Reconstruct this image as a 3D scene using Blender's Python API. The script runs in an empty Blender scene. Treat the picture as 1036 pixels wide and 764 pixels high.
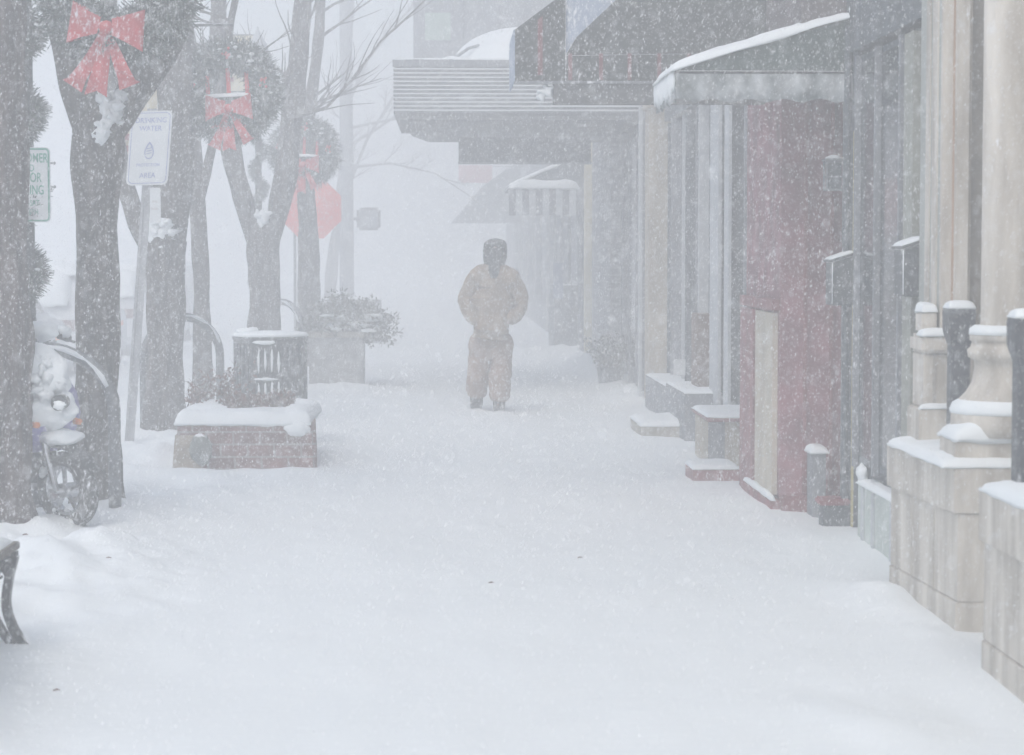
import bpy, bmesh, math, random
from mathutils import Vector, Matrix, noise
random.seed(7)
R = math.radians
scene = bpy.context.scene
COL = scene.collection
U01 = random.random
def uni(a, b): return random.uniform(a, b)

# ------------------------------------------------------------------ camera
H = 1.6
FPX, W0, H0 = 2300.0, 1036.0, 764.0
NFLAKE, HAZE, EXPO = 600000, .033, .40
TH = math.atan(124 / FPX)
PS = math.asin(68 * math.cos(TH) / FPX)
Fw = Vector((math.sin(PS) * math.cos(TH), math.cos(PS) * math.cos(TH), -math.sin(TH)))
Rt = Vector((math.cos(PS), -math.sin(PS), 0))
Up = Rt.cross(Fw)
cam_d = bpy.data.cameras.new('camera')
cam = bpy.data.objects.new('camera', cam_d)
COL.objects.link(cam)
cam.matrix_world = Matrix(((Rt.x, Up.x, -Fw.x, 0), (Rt.y, Up.y, -Fw.y, 0), (Rt.z, Up.z, -Fw.z, H), (0, 0, 0, 1)))
cam_d.sensor_width = 36
cam_d.lens = 36 * FPX / W0
cam_d.clip_start = 0.1
cam_d.clip_end = 2000
scene.camera = cam
cam_d.dof.use_dof = True; cam_d.dof.focus_distance = 19.0; cam_d.dof.aperture_fstop = 5.6

def P(px, py, Y):
    """point of the scene at street distance Y that was measured at this place of the photograph"""
    d = Rt * ((px - W0 / 2) / FPX) - Up * ((py - H0 / 2) / FPX) + Fw
    return Vector((0, 0, H)) + d * (Y / d.y)
def PX(px, Y): return P(px, 258, Y).x
def PZ(py, Y, px=518): return P(px, py, Y).z

# ------------------------------------------------------------------ materials
SNOW = (0.86, 0.875, 0.9)
MATS = {}
def mat(name, col, rough=.8, var=.15, scale=6., bump=0., bscale=30., metal=0., frost=0., top=0., streak=(1, 1, 1), col2=None, brick=None, spec=.4):
    """frost: share of the surface with wind-blown snow stuck on it; top: snow lying on upward faces"""
    if name in MATS: return MATS[name]
    m = bpy.data.materials.new(name); MATS[name] = m
    m.use_nodes = True
    nt = m.node_tree; N = nt.nodes; L = nt.links
    for n in list(N): N.remove(n)
    out = N.new('ShaderNodeOutputMaterial'); b = N.new('ShaderNodeBsdfPrincipled')
    L.new(b.outputs[0], out.inputs[0])
    b.inputs['Roughness'].default_value = rough
    b.inputs['Metallic'].default_value = metal
    b.inputs['Specular IOR Level'].default_value = spec
    tc = N.new('ShaderNodeTexCoord')
    mp = N.new('ShaderNodeMapping'); mp.inputs['Scale'].default_value = streak
    L.new(tc.outputs['Object'], mp.inputs[0])
    nz = N.new('ShaderNodeTexNoise'); nz.inputs['Scale'].default_value = scale; nz.inputs['Detail'].default_value = 6
    L.new(mp.outputs[0], nz.inputs['Vector'])
    mx = N.new('ShaderNodeMix'); mx.data_type = 'RGBA'
    c2 = col2 or tuple(min(1, c * (1 + var)) for c in col)
    c1 = tuple(c * (1 - var) for c in col)
    mx.inputs[6].default_value = (*c1, 1); mx.inputs[7].default_value = (*c2, 1)
    rp = N.new('ShaderNodeMapRange'); rp.inputs[1].default_value = .32; rp.inputs[2].default_value = .68
    L.new(nz.outputs[0], rp.inputs[0]); L.new(rp.outputs[0], mx.inputs[0])
    cur = mx.outputs[2]
    if brick:
        sx = N.new('ShaderNodeSeparateXYZ'); L.new(tc.outputs['Object'], sx.inputs[0])
        ad = N.new('ShaderNodeMath'); ad.operation = 'ADD'; L.new(sx.outputs[0], ad.inputs[0]); L.new(sx.outputs[1], ad.inputs[1])
        cb = N.new('ShaderNodeCombineXYZ'); L.new(ad.outputs[0], cb.inputs[0]); L.new(sx.outputs[2], cb.inputs[1])
        bt = N.new('ShaderNodeTexBrick'); L.new(cb.outputs[0], bt.inputs[0])
        bt.inputs['Scale'].default_value = 1
        bt.inputs['Brick Width'].default_value = brick[0]; bt.inputs['Row Height'].default_value = brick[1]
        bt.inputs['Mortar Size'].default_value = brick[2]; bt.inputs['Mortar Smooth'].default_value = .3
        bt.inputs['Mortar'].default_value = (*brick[3], 1)
        L.new(mx.outputs[2], bt.inputs['Color1'])
        hv = N.new('ShaderNodeHueSaturation'); hv.inputs['Value'].default_value = .75; L.new(mx.outputs[2], hv.inputs['Color'])
        L.new(hv.outputs[0], bt.inputs['Color2'])
        cur = bt.outputs[0]
    if frost > 0:
        m2 = N.new('ShaderNodeMapping'); m2.inputs['Scale'].default_value = (1, 1, .45); L.new(tc.outputs['Object'], m2.inputs[0])
        n2 = N.new('ShaderNodeTexNoise'); n2.inputs['Scale'].default_value = 38; n2.inputs['Detail'].default_value = 8; n2.inputs['Roughness'].default_value = .7
        L.new(m2.outputs[0], n2.inputs['Vector'])
        n3 = N.new('ShaderNodeTexNoise'); n3.inputs['Scale'].default_value = 2.2; n3.inputs['Detail'].default_value = 3; L.new(m2.outputs[0], n3.inputs['Vector'])
        a = N.new('ShaderNodeMath'); a.operation = 'MULTIPLY_ADD'; L.new(n3.outputs[0], a.inputs[0]); a.inputs[1].default_value = .35; L.new(n2.outputs[0], a.inputs[2])
        r2 = N.new('ShaderNodeMapRange'); r2.inputs[1].default_value = .84 - frost * .28; r2.inputs[2].default_value = .98 - frost * .26
        L.new(a.outputs[0], r2.inputs[0])
        fm = N.new('ShaderNodeMix'); fm.data_type = 'RGBA'; L.new(r2.outputs[0], fm.inputs[0]); L.new(cur, fm.inputs[6]); fm.inputs[7].default_value = (*SNOW, 1)
        cur = fm.outputs[2]
    if top > 0:
        g = N.new('ShaderNodeNewGeometry'); s2 = N.new('ShaderNodeSeparateXYZ'); L.new(g.outputs['Normal'], s2.inputs[0])
        ad = N.new('ShaderNodeMath'); ad.operation = 'MULTIPLY_ADD'; L.new(nz.outputs[0], ad.inputs[0]); ad.inputs[1].default_value = .5; L.new(s2.outputs[2], ad.inputs[2])
        r3 = N.new('ShaderNodeMapRange'); r3.inputs[1].default_value = 1.1 - top; r3.inputs[2].default_value = 1.22 - top
        L.new(ad.outputs[0], r3.inputs[0])
        fm = N.new('ShaderNodeMix'); fm.data_type = 'RGBA'; L.new(r3.outputs[0], fm.inputs[0]); L.new(cur, fm.inputs[6]); fm.inputs[7].default_value = (*SNOW, 1)
        cur = fm.outputs[2]
    L.new(cur, b.inputs['Base Color'])
    if bump > 0:
        n4 = N.new('ShaderNodeTexNoise'); n4.inputs['Scale'].default_value = bscale; n4.inputs['Detail'].default_value = 7
        L.new(mp.outputs[0], n4.inputs['Vector'])
        bp = N.new('ShaderNodeBump'); bp.inputs['Strength'].default_value = bump; bp.inputs['Distance'].default_value = .05 if name.startswith('bark') else .03
        L.new(n4.outputs[0], bp.inputs['Height']); L.new(bp.outputs[0], b.inputs['Normal'])
    return m

def snow_mat():
    m = bpy.data.materials.new('snow'); m.use_nodes = True
    nt = m.node_tree; N = nt.nodes; L = nt.links; b = N['Principled BSDF']
    b.inputs['Roughness'].default_value = .9; b.inputs['Specular IOR Level'].default_value = .15
    tc = N.new('ShaderNodeTexCoord')
    n1 = N.new('ShaderNodeTexNoise'); n1.inputs['Scale'].default_value = 1.1; n1.inputs['Detail'].default_value = 8; n1.inputs['Roughness'].default_value = .6
    L.new(tc.outputs['Object'], n1.inputs['Vector'])
    mx = N.new('ShaderNodeMix'); mx.data_type = 'RGBA'
    mx.inputs[6].default_value = (.77, .815, .83, 1); mx.inputs[7].default_value = (.85, .89, .90, 1)
    L.new(n1.outputs[0], mx.inputs[0]); L.new(mx.outputs[2], b.inputs['Base Color'])
    mp = N.new('ShaderNodeMapping'); mp.inputs['Scale'].default_value = (5, 16, 8); mp.inputs['Rotation'].default_value = (0, 0, .25)
    L.new(tc.outputs['Object'], mp.inputs[0])
    n2 = N.new('ShaderNodeTexNoise'); n2.inputs['Scale'].default_value = 1; n2.inputs['Detail'].default_value = 7; n2.inputs['Roughness'].default_value = .62
    L.new(mp.outputs[0], n2.inputs['Vector'])
    bp = N.new('ShaderNodeBump'); bp.inputs['Strength'].default_value = .35; bp.inputs['Distance'].default_value = .02
    L.new(n2.outputs[0], bp.inputs['Height']); L.new(bp.outputs[0], b.inputs['Normal'])
    return m
M_snow = snow_mat()
M_bark = mat('bark', (.055, .047, .043), .95, .75, 13, bump=1, bscale=16, frost=.2, streak=(1, 1, .16))
M_barkB = mat('bark_brown', (.07, .05, .045), .95, .75, 13, bump=1, bscale=16, frost=.18, streak=(1, 1, .16))
M_twig = mat('twig', (.07, .06, .055), .95, .3, 9, frost=.2)
M_iron = mat('black_iron', (.018, .02, .024), .45, .3, 12, frost=.24, top=.3)
M_post = mat('dark_post', (.05, .058, .07), .55, .25, 12, frost=.25, bump=.2)
M_steel = mat('galvanised_steel', (.32, .33, .34), .45, .2, 10, metal=.5, frost=.2)
M_alum = mat('sign_back', (.5, .5, .5), .5, .1, metal=.4)
M_needle = mat('needles', (.022, .045, .03), .8, .5, 25, frost=.45)
M_red = mat('red_ribbon', (.50, .035, .04), .6, .2, 8, frost=.36)
M_redb = mat('red_berries', (.6, .02, .03), .35, .2, 8)
M_signw = mat('sign_white', (.60, .63, .64), .5, .05)
M_green = mat('sign_green', (.03, .27, .19), .5, .1)
M_blue = mat('sign_blue', (.22, .26, .46), .5, .1)
M_cream = mat('banner_cream', (.64, .59, .42), .8, .1, frost=.1)
M_maroon = mat('banner_maroon', (.26, .06, .07), .8, .15)
M_brick = mat('planter_brick', (.18, .075, .068), .9, .35, 7, bump=.5, frost=.26, brick=(.2, .093, .009, (.26, .235, .225)))
M_tan = mat('planter_corner_stone', (.30, .25, .19), .9, .25, 9, bump=.4, frost=.22)
M_bin = mat('bin_metal', (.07, .078, .085), .6, .25, 14, frost=.3)
M_conc = mat('concrete', (.34, .32, .27), .9, .2, 8, bump=.4, frost=.28)
M_stone = mat('limestone', (.52, .475, .41), .85, .24, 5.5, bump=.25, bscale=26, col2=(.68, .64, .57), frost=.10, streak=(1.6, 1.6, .3))
M_stone_shade = mat('limestone_shaded', (.36, .335, .30), .85, .2, 4, bump=.2)  # same limestone, darkened so the colour carries the shade
M_seam = mat('stone_joint', (.44, .41, .36), .9, .2)
M_glass = mat('shop_glass', (.035, .045, .055), .12, .3, 2, frost=.22, spec=.7)
M_dark = mat('dark_facade', (.075, .09, .105), .7, .3, 6, frost=.18, streak=(1, 1, .3))
M_grey = mat('grey_facade', (.20, .215, .235), .75, .25, 5, frost=.3, streak=(1, 1, .3))
M_lgrey = mat('light_frame', (.45, .48, .50), .6, .1, 5, frost=.2)
M_redw = mat('red_wall', (.25, .095, .115), .8, .3, 5, frost=.24, bump=.2)
M_redt = mat('red_trim', (.22, .055, .065), .6, .25, 8, frost=.28)
M_beige = mat('beige_panel', (.50, .45, .36), .85, .15, 4, frost=.25)
M_brown = mat('brown_door', (.13, .075, .05), .7, .3, 5, frost=.25)
M_pgreen = mat('pale_green_panel', (.48, .54, .50), .7, .1, 5, frost=.3)
M_yellow = mat('yellow_strip', (.45, .40, .17), .6, .1)
M_tanp = mat('tan_stone', (.40, .355, .275), .85, .2, 5, frost=.25, streak=(1, 1, .4))
M_canvas = mat('dark_canvas', (.055, .06, .06), .9, .25, 6, frost=.18, top=.0)
M_stripe = mat('canvas_red_stripe', (.17, .05, .058), .9, .2, 6, frost=.4)
M_bluec = mat('canvas_blue_grey', (.36, .42, .52), .9, .12, 3, frost=.3)
M_greenc = mat('green_canvas', (.05, .075, .07), .9, .25, 6, frost=.3)
M_corr = mat('corrugated_metal', (.16, .17, .19), .6, .2, 5, frost=.12, top=.45)
M_soff = mat('canopy_soffit', (.13, .135, .14), .8, .2, 5)
M_tyre = mat('tyre', (.02, .02, .022), .85, .3, 20, frost=.42)
M_purple = mat('scooter_purple', (.10, .075, .36), .35, .2, 6, frost=.25)
M_chrome = mat('chrome', (.55, .56, .58), .25, .1, metal=.9, frost=.3)
M_orange = mat('orange_lens', (.8, .22, .03), .3, .1)
M_black = mat('black_plastic', (.02, .021, .024), .5, .3, 10, frost=.28)
M_wood = mat('bench_wood', (.10, .085, .07), .8, .3, 10, frost=.25, streak=(6, 1, 6))
M_carw = mat('car_white_paint', (.55, .57, .6), .35, .05, frost=.3)
M_cargl = mat('car_glass', (.03, .035, .045), .1, .1, frost=.35)
M_stop = mat('stop_red', (.80, .17, .14), .5, .08)
M_skin = mat('skin', (.42, .25, .19), .6, .1)
M_knit = mat('dark_knit', (.035, .04, .045), .95, .3, 40, frost=.1)
M_coat = mat('tan_coat', (.25, .185, .125), .9, .25, 8, bump=.5, bscale=12, frost=.2)
M_trou = mat('brown_trousers', (.25, .165, .12), .9, .2, 8, bump=.5, bscale=12, frost=.22)
M_boot = mat('dark_boot', (.035, .033, .032), .7, .3, 12, frost=.3)
M_box = mat('mail_grey', (.07, .08, .09), .5, .2, 10, frost=.24, top=.5)
M_frostc = mat('snowy_canvas', (.13, .16, .16), .9, .2, 7, col2=(.58, .61, .62), streak=(1, 1, .7))
M_leaf = mat('dry_leaf', (.13, .05, .035), .9, .4, 12, frost=.3)

# ------------------------------------------------------------------ mesh helper
class MB:
    def __init__(s): s.bm = bmesh.new(); s.mi = 0
    def face(s, vs):
        try:
            f = s.bm.faces.new(vs); f.material_index = s.mi; return f
        except ValueError: return None
    def v(s, p): return s.bm.verts.new(p)
    def box(s, x0, x1, y0, y1, z0, z1, bev=0.0):
        if bev:
            b = bmesh.new()
            vs = [b.verts.new((x, y, z)) for z in (z0, z1) for y in (y0, y1) for x in (x0, x1)]
            for q in ((0, 2, 3, 1), (4, 5, 7, 6), (0, 1, 5, 4), (2, 6, 7, 3), (0, 4, 6, 2), (1, 3, 7, 5)): b.faces.new([vs[i] for i in q])
            bmesh.ops.bevel(b, geom=b.edges[:], offset=bev, segments=2, affect='EDGES')
            s.merge(b); return s
        vs = [s.v((x, y, z)) for z in (z0, z1) for y in (y0, y1) for x in (x0, x1)]
        for q in ((0, 2, 3, 1), (4, 5, 7, 6), (0, 1, 5, 4), (2, 6, 7, 3), (0, 4, 6, 2), (1, 3, 7, 5)): s.face([vs[i] for i in q])
        return s
    def merge(s, b):
        mp = {v: s.bm.verts.new(v.co) for v in b.verts}
        for f in b.faces: s.face([mp[v] for v in f.verts])
        b.free()
    def prism(s, poly, ext):
        """poly: 3D points, extruded by vector ext"""
        ext = Vector(ext)
        a = [s.v(p) for p in poly]; b = [s.v(Vector(p) + ext) for p in poly]
        s.face(a[::-1]); s.face(b)
        n = len(a)
        for i in range(n): s.face([a[i], a[(i + 1) % n], b[(i + 1) % n], b[i]])
        return s
    def tube(s, pts, rad, n=10, cap=True, wob=0.0, seed=0):
        pts = [Vector(p) for p in pts]
        if not hasattr(rad, '__len__'): rad = [rad] * len(pts)
        rings = []; side = None
        for i, p in enumerate(pts):
            d = (pts[min(i + 1, len(pts) - 1)] - pts[max(i - 1, 0)]).normalized()
            if side is None:
                side = d.orthogonal().normalized()
            side = (side - d * side.dot(d)).normalized()
            up = d.cross(side); ring = []
            for k in range(n):
                a = 2 * math.pi * k / n
                r = rad[i]
                if wob: r *= 1 + wob * noise.noise(Vector((math.cos(a) * 1.3 + seed, math.sin(a) * 1.3, p.z * 2.2 + seed))) + wob * .5 * noise.noise(Vector((math.cos(a) * 4 + seed, math.sin(a) * 4, p.z * 3)))
                ring.append(s.v(p + (side * math.cos(a) + up * math.sin(a)) * r))
            rings.append(ring)
        for i in range(len(rings) - 1):
            for k in range(n): s.face([rings[i][k], rings[i][(k + 1) % n], rings[i + 1][(k + 1) % n], rings[i + 1][k]])
        if cap: s.face(rings[0][::-1]); s.face(rings[-1])
        return s
    def lathe(s, prof, c, n=28, axis='z'):
        rings = []
        for r, z in prof:
            ring = []
            for k in range(n):
                a = 2 * math.pi * k / n
                ring.append(s.v((c[0] + r * math.cos(a), c[1] + r * math.sin(a), c[2] + z)))
            rings.append(ring)
        for i in range(len(rings) - 1):
            for k in range(n): s.face([rings[i][k], rings[i][(k + 1) % n], rings[i + 1][(k + 1) % n], rings[i + 1][k]])
        s.face(rings[0][::-1]); s.face(rings[-1])
        return s
    def lump(s, c, r, sub=2, amp=.15, fr=3., seed=0):
        b = bmesh.new(); bmesh.ops.create_icosphere(b, subdivisions=sub, radius=1)
        if not hasattr(r, '__len__'): r = (r, r, r)
        for v in b.verts:
            k = 1 + amp * noise.noise(v.co * fr * .5 + Vector((seed, seed * .7, c[0]))) * 2
            v.co = Vector((v.co.x * r[0] * k + c[0], v.co.y * r[1] * k + c[1], v.co.z * r[2] * k + c[2]))
        s.merge(b); return s
    def snow(s, x0, x1, y0, y1, z, t, over=.015, nx=14, ny=14, slope=(0, 0), seed=0., p=6, rag=.3):
        """a rounded blanket of snow lying on a rectangle"""
        x0 -= over; x1 += over; y0 -= over; y1 += over
        top = []; bot = []
        for j in range(ny + 1):
            v = -1 + 2 * j / ny
            v = math.copysign(abs(v) ** .6, v)
            rt, rb = [], []
            for i in range(nx + 1):
                u = -1 + 2 * i / nx
                u = math.copysign(abs(u) ** .6, u)
                x = x0 + (u + 1) / 2 * (x1 - x0); y = y0 + (v + 1) / 2 * (y1 - y0)
                e = max(0, 1 - abs(u) ** p) ** .45 * max(0, 1 - abs(v) ** p) ** .45
                nn = noise.noise(Vector((x * 4 + seed, y * 4, seed))) + .5 * noise.noise(Vector((x * 11, y * 11, seed)))
                h = t * e * (1 + rag * nn)
                w = over * .6 * noise.noise(Vector((x * 9, y * 9, seed + 3)))
                b0 = z + (x - x0) * slope[0] + (y - y0) * slope[1]
                rt.append(s.v((x + w, y + w, b0 + h + .001)))
                edge = i in (0, nx) or j in (0, ny)
                rb.append(s.v((x + w, y + w, b0 - (t * .2 * (1 + nn) if edge else 0))))
            top.append(rt); bot.append(rb)
        for j in range(ny):
            for i in range(nx):
                s.face([top[j][i], top[j][i + 1], top[j + 1][i + 1], top[j + 1][i]])
                s.face([bot[j][i], bot[j + 1][i], bot[j + 1][i + 1], bot[j][i + 1]])
        for i in range(nx):
            s.face([bot[0][i], bot[0][i + 1], top[0][i + 1], top[0][i]])
            s.face([top[ny][i], top[ny][i + 1], bot[ny][i + 1], bot[ny][i]])
        for j in range(ny):
            s.face([top[j][0], top[j + 1][0], bot[j + 1][0], bot[j][0]])
            s.face([bot[j][nx], bot[j + 1][nx], top[j + 1][nx], top[j][nx]])
        return s
    def blade(s, p, d, w, l):
        d = Vector(d).normalized(); o = d.cross(Vector((uni(-1, 1), uni(-1, 1), uni(-1, 1)))).normalized() * w
        p = Vector(p); q = p + d * l
        s.face([s.v(p - o), s.v(p + o), s.v(q + o * .5), s.v(q - o * .5)])
    def build(s, name, mats, parent=None, origin=None, smooth=False, fixn=True):
        if fixn: bmesh.ops.recalc_face_normals(s.bm, faces=s.bm.faces[:])
        me = bpy.data.meshes.new(name)
        if parent is not None:
            r = parent
            while r.parent is not None: r = r.parent
            org = r.location.copy()
        else:
            org = Vector(origin) if origin is not None else Vector((0, 0, 0))
        for v in s.bm.verts: v.co -= org
        s.bm.to_mesh(me); s.bm.free()
        for m in (mats if isinstance(mats, (list, tuple)) else [mats]): me.materials.append(m)
        if smooth:
            for p in me.polygons: p.use_smooth = True
        o = bpy.data.objects.new(name, me); COL.objects.link(o)
        if parent is not None: o.parent = parent
        else: o.location = org
        return o

def tag(o, label=None, cat=None, group=None, kind=None):
    if label: o['label'] = label
    if cat: o['category'] = cat
    if group: o['group'] = group
    if kind: o['kind'] = kind
    return o
def thing(name, loc, label, cat, group=None):
    o = bpy.data.objects.new(name, None); COL.objects.link(o); o.location = loc
    o.empty_display_size = .1
    return tag(o, label, cat, group)
def copy_tree(o, parent=None):
    c = o.copy(); COL.objects.link(c); c.parent = parent
    for ch in [x for x in COL.objects if x.parent == o]: copy_tree(ch, c)
    return c
def text_into(mb, txt, size, center, xdir=(1, 0, 0), ydir=(0, 0, 1), nrm=(0, -1, 0), depth=.003, squeeze=1.):
    """flat letters merged into the mesh mb, centred on a point"""
    c = bpy.data.curves.new('t', 'FONT'); c.body = txt; c.size = size; c.align_x = 'CENTER'; c.align_y = 'CENTER'
    c.offset = size * .012
    o = bpy.data.objects.new('t', c); COL.objects.link(o)
    dg = bpy.context.evaluated_depsgraph_get(); me = o.evaluated_get(dg).to_mesh()
    X, Y, Nn, C = Vector(xdir), Vector(ydir), Vector(nrm), Vector(center)
    vs = [mb.v(C + X * v.co.x * squeeze + Y * v.co.y + Nn * depth) for v in me.vertices]
    for p in me.polygons: mb.face([vs[i] for i in p.vertices])
    o.evaluated_get(dg).to_mesh_clear()
    bpy.data.objects.remove(o); bpy.data.curves.remove(c)

# ------------------------------------------------------------------ ground
def sstep(a, b, x):
    t = max(0., min(1., (x - a) / (b - a))); return t * t * (3 - 2 * t)
MOUNDS = []   # x, y, rx, ry, h
def gz(x, y):
    z = -.13 * sstep(-2.9, -3.6, x) - .13 * 0
    n1 = noise.noise(Vector((x * .55, y * .35, 1.3))); n2 = noise.noise(Vector((x * 1.7 + y * .35, y * .9, 4.1)))
    n3 = noise.noise(Vector((x * 4.5 + y * .8, y * 2.6, 8.7))); n4 = noise.noise(Vector((x * 11, y * 8, 2.2)))
    left = sstep(-1.0, -1.9, x); walk = 1 - sstep(.2, 1.9, abs(x - .2)) * .0
    z += .030 * n1 + .012 * n2 + .008 * n3 + .003 * n4
    z += left * (.02 + .05 * n2 + .02 * n3 + .006 * n4)
    z += sstep(.9, 2.1, x) * (.02 + .02 * n2)
    for (mx, my, rx, ry, h) in MOUNDS:
        d = ((x - mx) / rx) ** 2 + ((y - my) / ry) ** 2
        if d < 9: z += h * math.exp(-d) * (1 + .35 * n3 + .25 * n4)
    return z

# ------------------------------------------------------------------ trees
def make_tree(label, limbs, Y, bark, base_py, clumps=(), twigs=(), rtop=None, seed=0, yj=.25, ntw=26, group='bare trees along the kerb'):
    """limbs: lists of (px, py, radius m); first is the trunk"""
    b0 = P(limbs[0][0][0], base_py, Y); base = Vector((b0.x, Y, gz(b0.x, Y) - .02))
    t = thing('bare_tree', base, label, 'tree', group)
    mb = MB(); rnd = random.Random(seed); ends = []
    for li, lb in enumerate(limbs):
        pts = [P(a, b, Y) for a, b, _ in lb]; rr = [c for _, _, c in lb]
        for i in range(len(pts)):
            if li: pts[i].y += yj * (-1) ** li * i / len(pts)
        if li: rr[0] *= .55
        if li == 0:
            pts[0].z = base.z - .15
        # resample with a smooth curve
        q, qr = [], []
        for i in range(len(pts) - 1):
            p0 = pts[max(i - 1, 0)]; p1 = pts[i]; p2 = pts[i + 1]; p3 = pts[min(i + 2, len(pts) - 1)]
            n = max(3, int((p2 - p1).length / .06))
            for k in range(n):
                u = k / n
                q.append(.5 * ((2 * p1) + (p2 - p0) * u + (2 * p0 - 5 * p1 + 4 * p2 - p3) * u * u + (3 * p1 - p0 - 3 * p2 + p3) * u ** 3))
                r = rr[i] * (1 - u) + rr[i + 1] * u
                if li == 0: r *= 1 + .16 * math.exp(-((q[-1].z - base.z) / .16) ** 2 if q[-1].z > base.z else 0) if q[-1].z - base.z > -.0 else 1.16
                qr.append(r)
        q.append(pts[-1]); qr.append(rr[-1])
        # carry the limb on up above the picture
        d = (q[-1] - q[-4]).normalized(); p = q[-1].copy(); r = qr[-1]
        if lb[-1][1] > 100:
            q += [p + d * .06, p + d * .13, p + d * .17]; qr += [r * .8, r * .45, r * .1]; r = 0
        while p.z < 5.2 and r > .02:
            d = (d + Vector((rnd.uniform(-.12, .12), rnd.uniform(-.12, .12), .1))).normalized()
            p = p + d * .25; r *= .93; q.append(p.copy()); qr.append(r)
        mb.tube(q, qr, 22, wob=.24, seed=seed + li * 3)
        ends.append((q, qr, li))
    mb.build('trunk', bark, t, smooth=True)
    # branches and twigs
    tb = MB()
    def grow(p, d, r, ln, depth):
        pts = [p.copy()]; rs = [r]; n = 6
        for k in range(n):
            d = (d + Vector((rnd.uniform(-.22, .22), rnd.uniform(-.22, .22), rnd.uniform(-.08, .16)))).normalized()
            pts.append(pts[-1] + d * ln / n); rs.append(r * (1 - .75 * (k + 1) / n))
            if depth > 0 and k > 0:
                for _ in range(2 if depth > 1 else 1):
                    dd = (d + Vector((rnd.uniform(-1, 1), rnd.uniform(-1, 1), rnd.uniform(-.4, .8)))).normalized()
                    grow(pts[-1], dd, rs[-1] * .6, ln * .5, depth - 1)
        tb.tube(pts, rs, 5, cap=False)
    for q, qr, li in ends:
        idx = [i for i in range(len(q)) if q[i].z > 3.3]
        for _ in range(ntw // max(1, len(ends))):
            if not idx: break
            i = rnd.choice(idx); a = rnd.uniform(0, 6.28)
            grow(q[i], Vector((math.cos(a), math.sin(a), .5)), min(.025, qr[i] * .5), rnd.uniform(.7, 1.3), 1)
    for (pts, r, dep) in twigs:
        pp = [P(a, b, Y) for a, b in pts]
        tb.tube(pp, [r * (1 - .7 * i / (len(pp) - 1)) for i in range(len(pp))], 6, cap=False)
        for i in range(1, len(pp)):
            for _ in range(3):
                u = rnd.random(); w = pp[i - 1].lerp(pp[i], u); d = (pp[i] - pp[i - 1]).normalized()
                grow(w, (d + Vector((rnd.uniform(-.5, .5), rnd.uniform(-.5, .5), rnd.uniform(-.3, .7)))).normalized(), r * .45, rnd.uniform(.35, .8), dep)
    if len(tb.bm.verts): tb.build('branches', M_twig, t, smooth=True)
    else: tb.bm.free()
    for (px, py, w, h, dy) in clumps:
        s = MB(); k = Y / FPX; c = P(px, py, Y - dy * .75)
        s.lump(c, (w * k * .42, .07, h * k * .36), 3, .45, 6, seed=px)
        for q in range(26):
            v = rnd.random() ** .7; hx = (v * .5 + .1) * w * k * .75
            s.lump((c.x + rnd.uniform(-hx, hx), c.y + rnd.uniform(-.05, .02), c.z + (v - .55) * h * k * .9), (rnd.uniform(.02, .055), .04, rnd.uniform(.02, .05)), 2, .4, 5, seed=q)
        s.build('snow_clump', M_snow, t, smooth=True)
    MOUNDS.append((base.x + .02, base.y - .05, .34, .38, .05))
    return t
# ground mounds first, so that things stand on them
MOUNDS += [(-1.75, 11.6, .45, .9, .10), (-2.3, 10.6, .8, 1.2, .10), (PX(20, 12.9), 12.9, .25, .3, .10), (PX(235, 16.7), 16.65, .55, .35, .02),
           (PX(300, 16.5), 16.3, .35, .5, .05), (PX(250, 15.3), 15.2, .5, .5, .03), (PX(486, 13.4), 13.4, .12, .08, .03), (PX(610, 31), 31, .35, 3.0, .28), (PX(640, 25.4), 25.3, .3, .9, .08),
           (PX(150, 18), 18, .4, .6, .08), (1.95, 12.3, .2, .6, .04), (2.0, 10.0, .15, .9, .05), (PX(380, 30), 30, .5, 1.5, .06), (PX(345, 26.8), 26.8, .5, .5, .07),
           (PX(900, 7.6), 7.6, .25, .4, .05), (PX(560, 36), 36, 1.0, 1.5, .12), (PX(410, 24), 24, .8, 1.2, .04)]

make_tree('thick brown tree trunk in front of the motor scooter, cut by the frame edge',
          [[(-12, 545, .262), (-12, 400, .245), (-14, 200, .24), (-18, 60, .235), (-22, -60, .22)]], 13.0, M_barkB, 541, seed=1, ntw=8)
make_tree('forked grey tree right behind the tall curved bike rack, wreath bow hanging before its fork',
          [[(99, 518, .155), (99, 400, .138), (98, 280, .135), (98, 190, .145), (100, 130, .17)],
           [(92, 150, .12), (80, 90, .115), (66, 20, .12), (50, -60, .11)],
           [(104, 150, .11), (121, 118, .10), (147, 72, .105), (172, 20, .11), (192, -50, .1)]], 14.5, M_bark, 514,
          clumps=[(112, 112, 26, 42, .12), (104, 132, 14, 20, .15)], seed=2, ntw=14, yj=.12)
make_tree('forked tree with a big snow clump in its fork, beside the leaning sign post',
          [[(166, 440, .19), (167, 350, .165), (168, 290, .165), (168, 245, .19)],
           [(158, 262, .13), (140, 226, .10), (127, 185, .085), (117, 130, .08), (112, 60, .075), (112, -30, .07)],
           [(174, 262, .15), (178, 200, .15), (176, 130, .15), (176, 60, .155), (170, -40, .15)]], 20.5, M_bark, 434,
          clumps=[(163, 238, 36, 34, .12)], seed=3, ntw=14, yj=.1)
make_tree('slim tree standing right behind the low curved bike rack',
          [[(205, 415, .11), (205, 330, .09), (203, 260, .085), (199, 200, .085), (195, 140, .085), (190, 60, .08), (186, -30, .075)],
           [(203, 205, .055), (209, 175, .05), (217, 140, .045), (226, 90, .04), (236, 20, .035)]], 24., M_bark, 411, seed=4, ntw=16)
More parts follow.
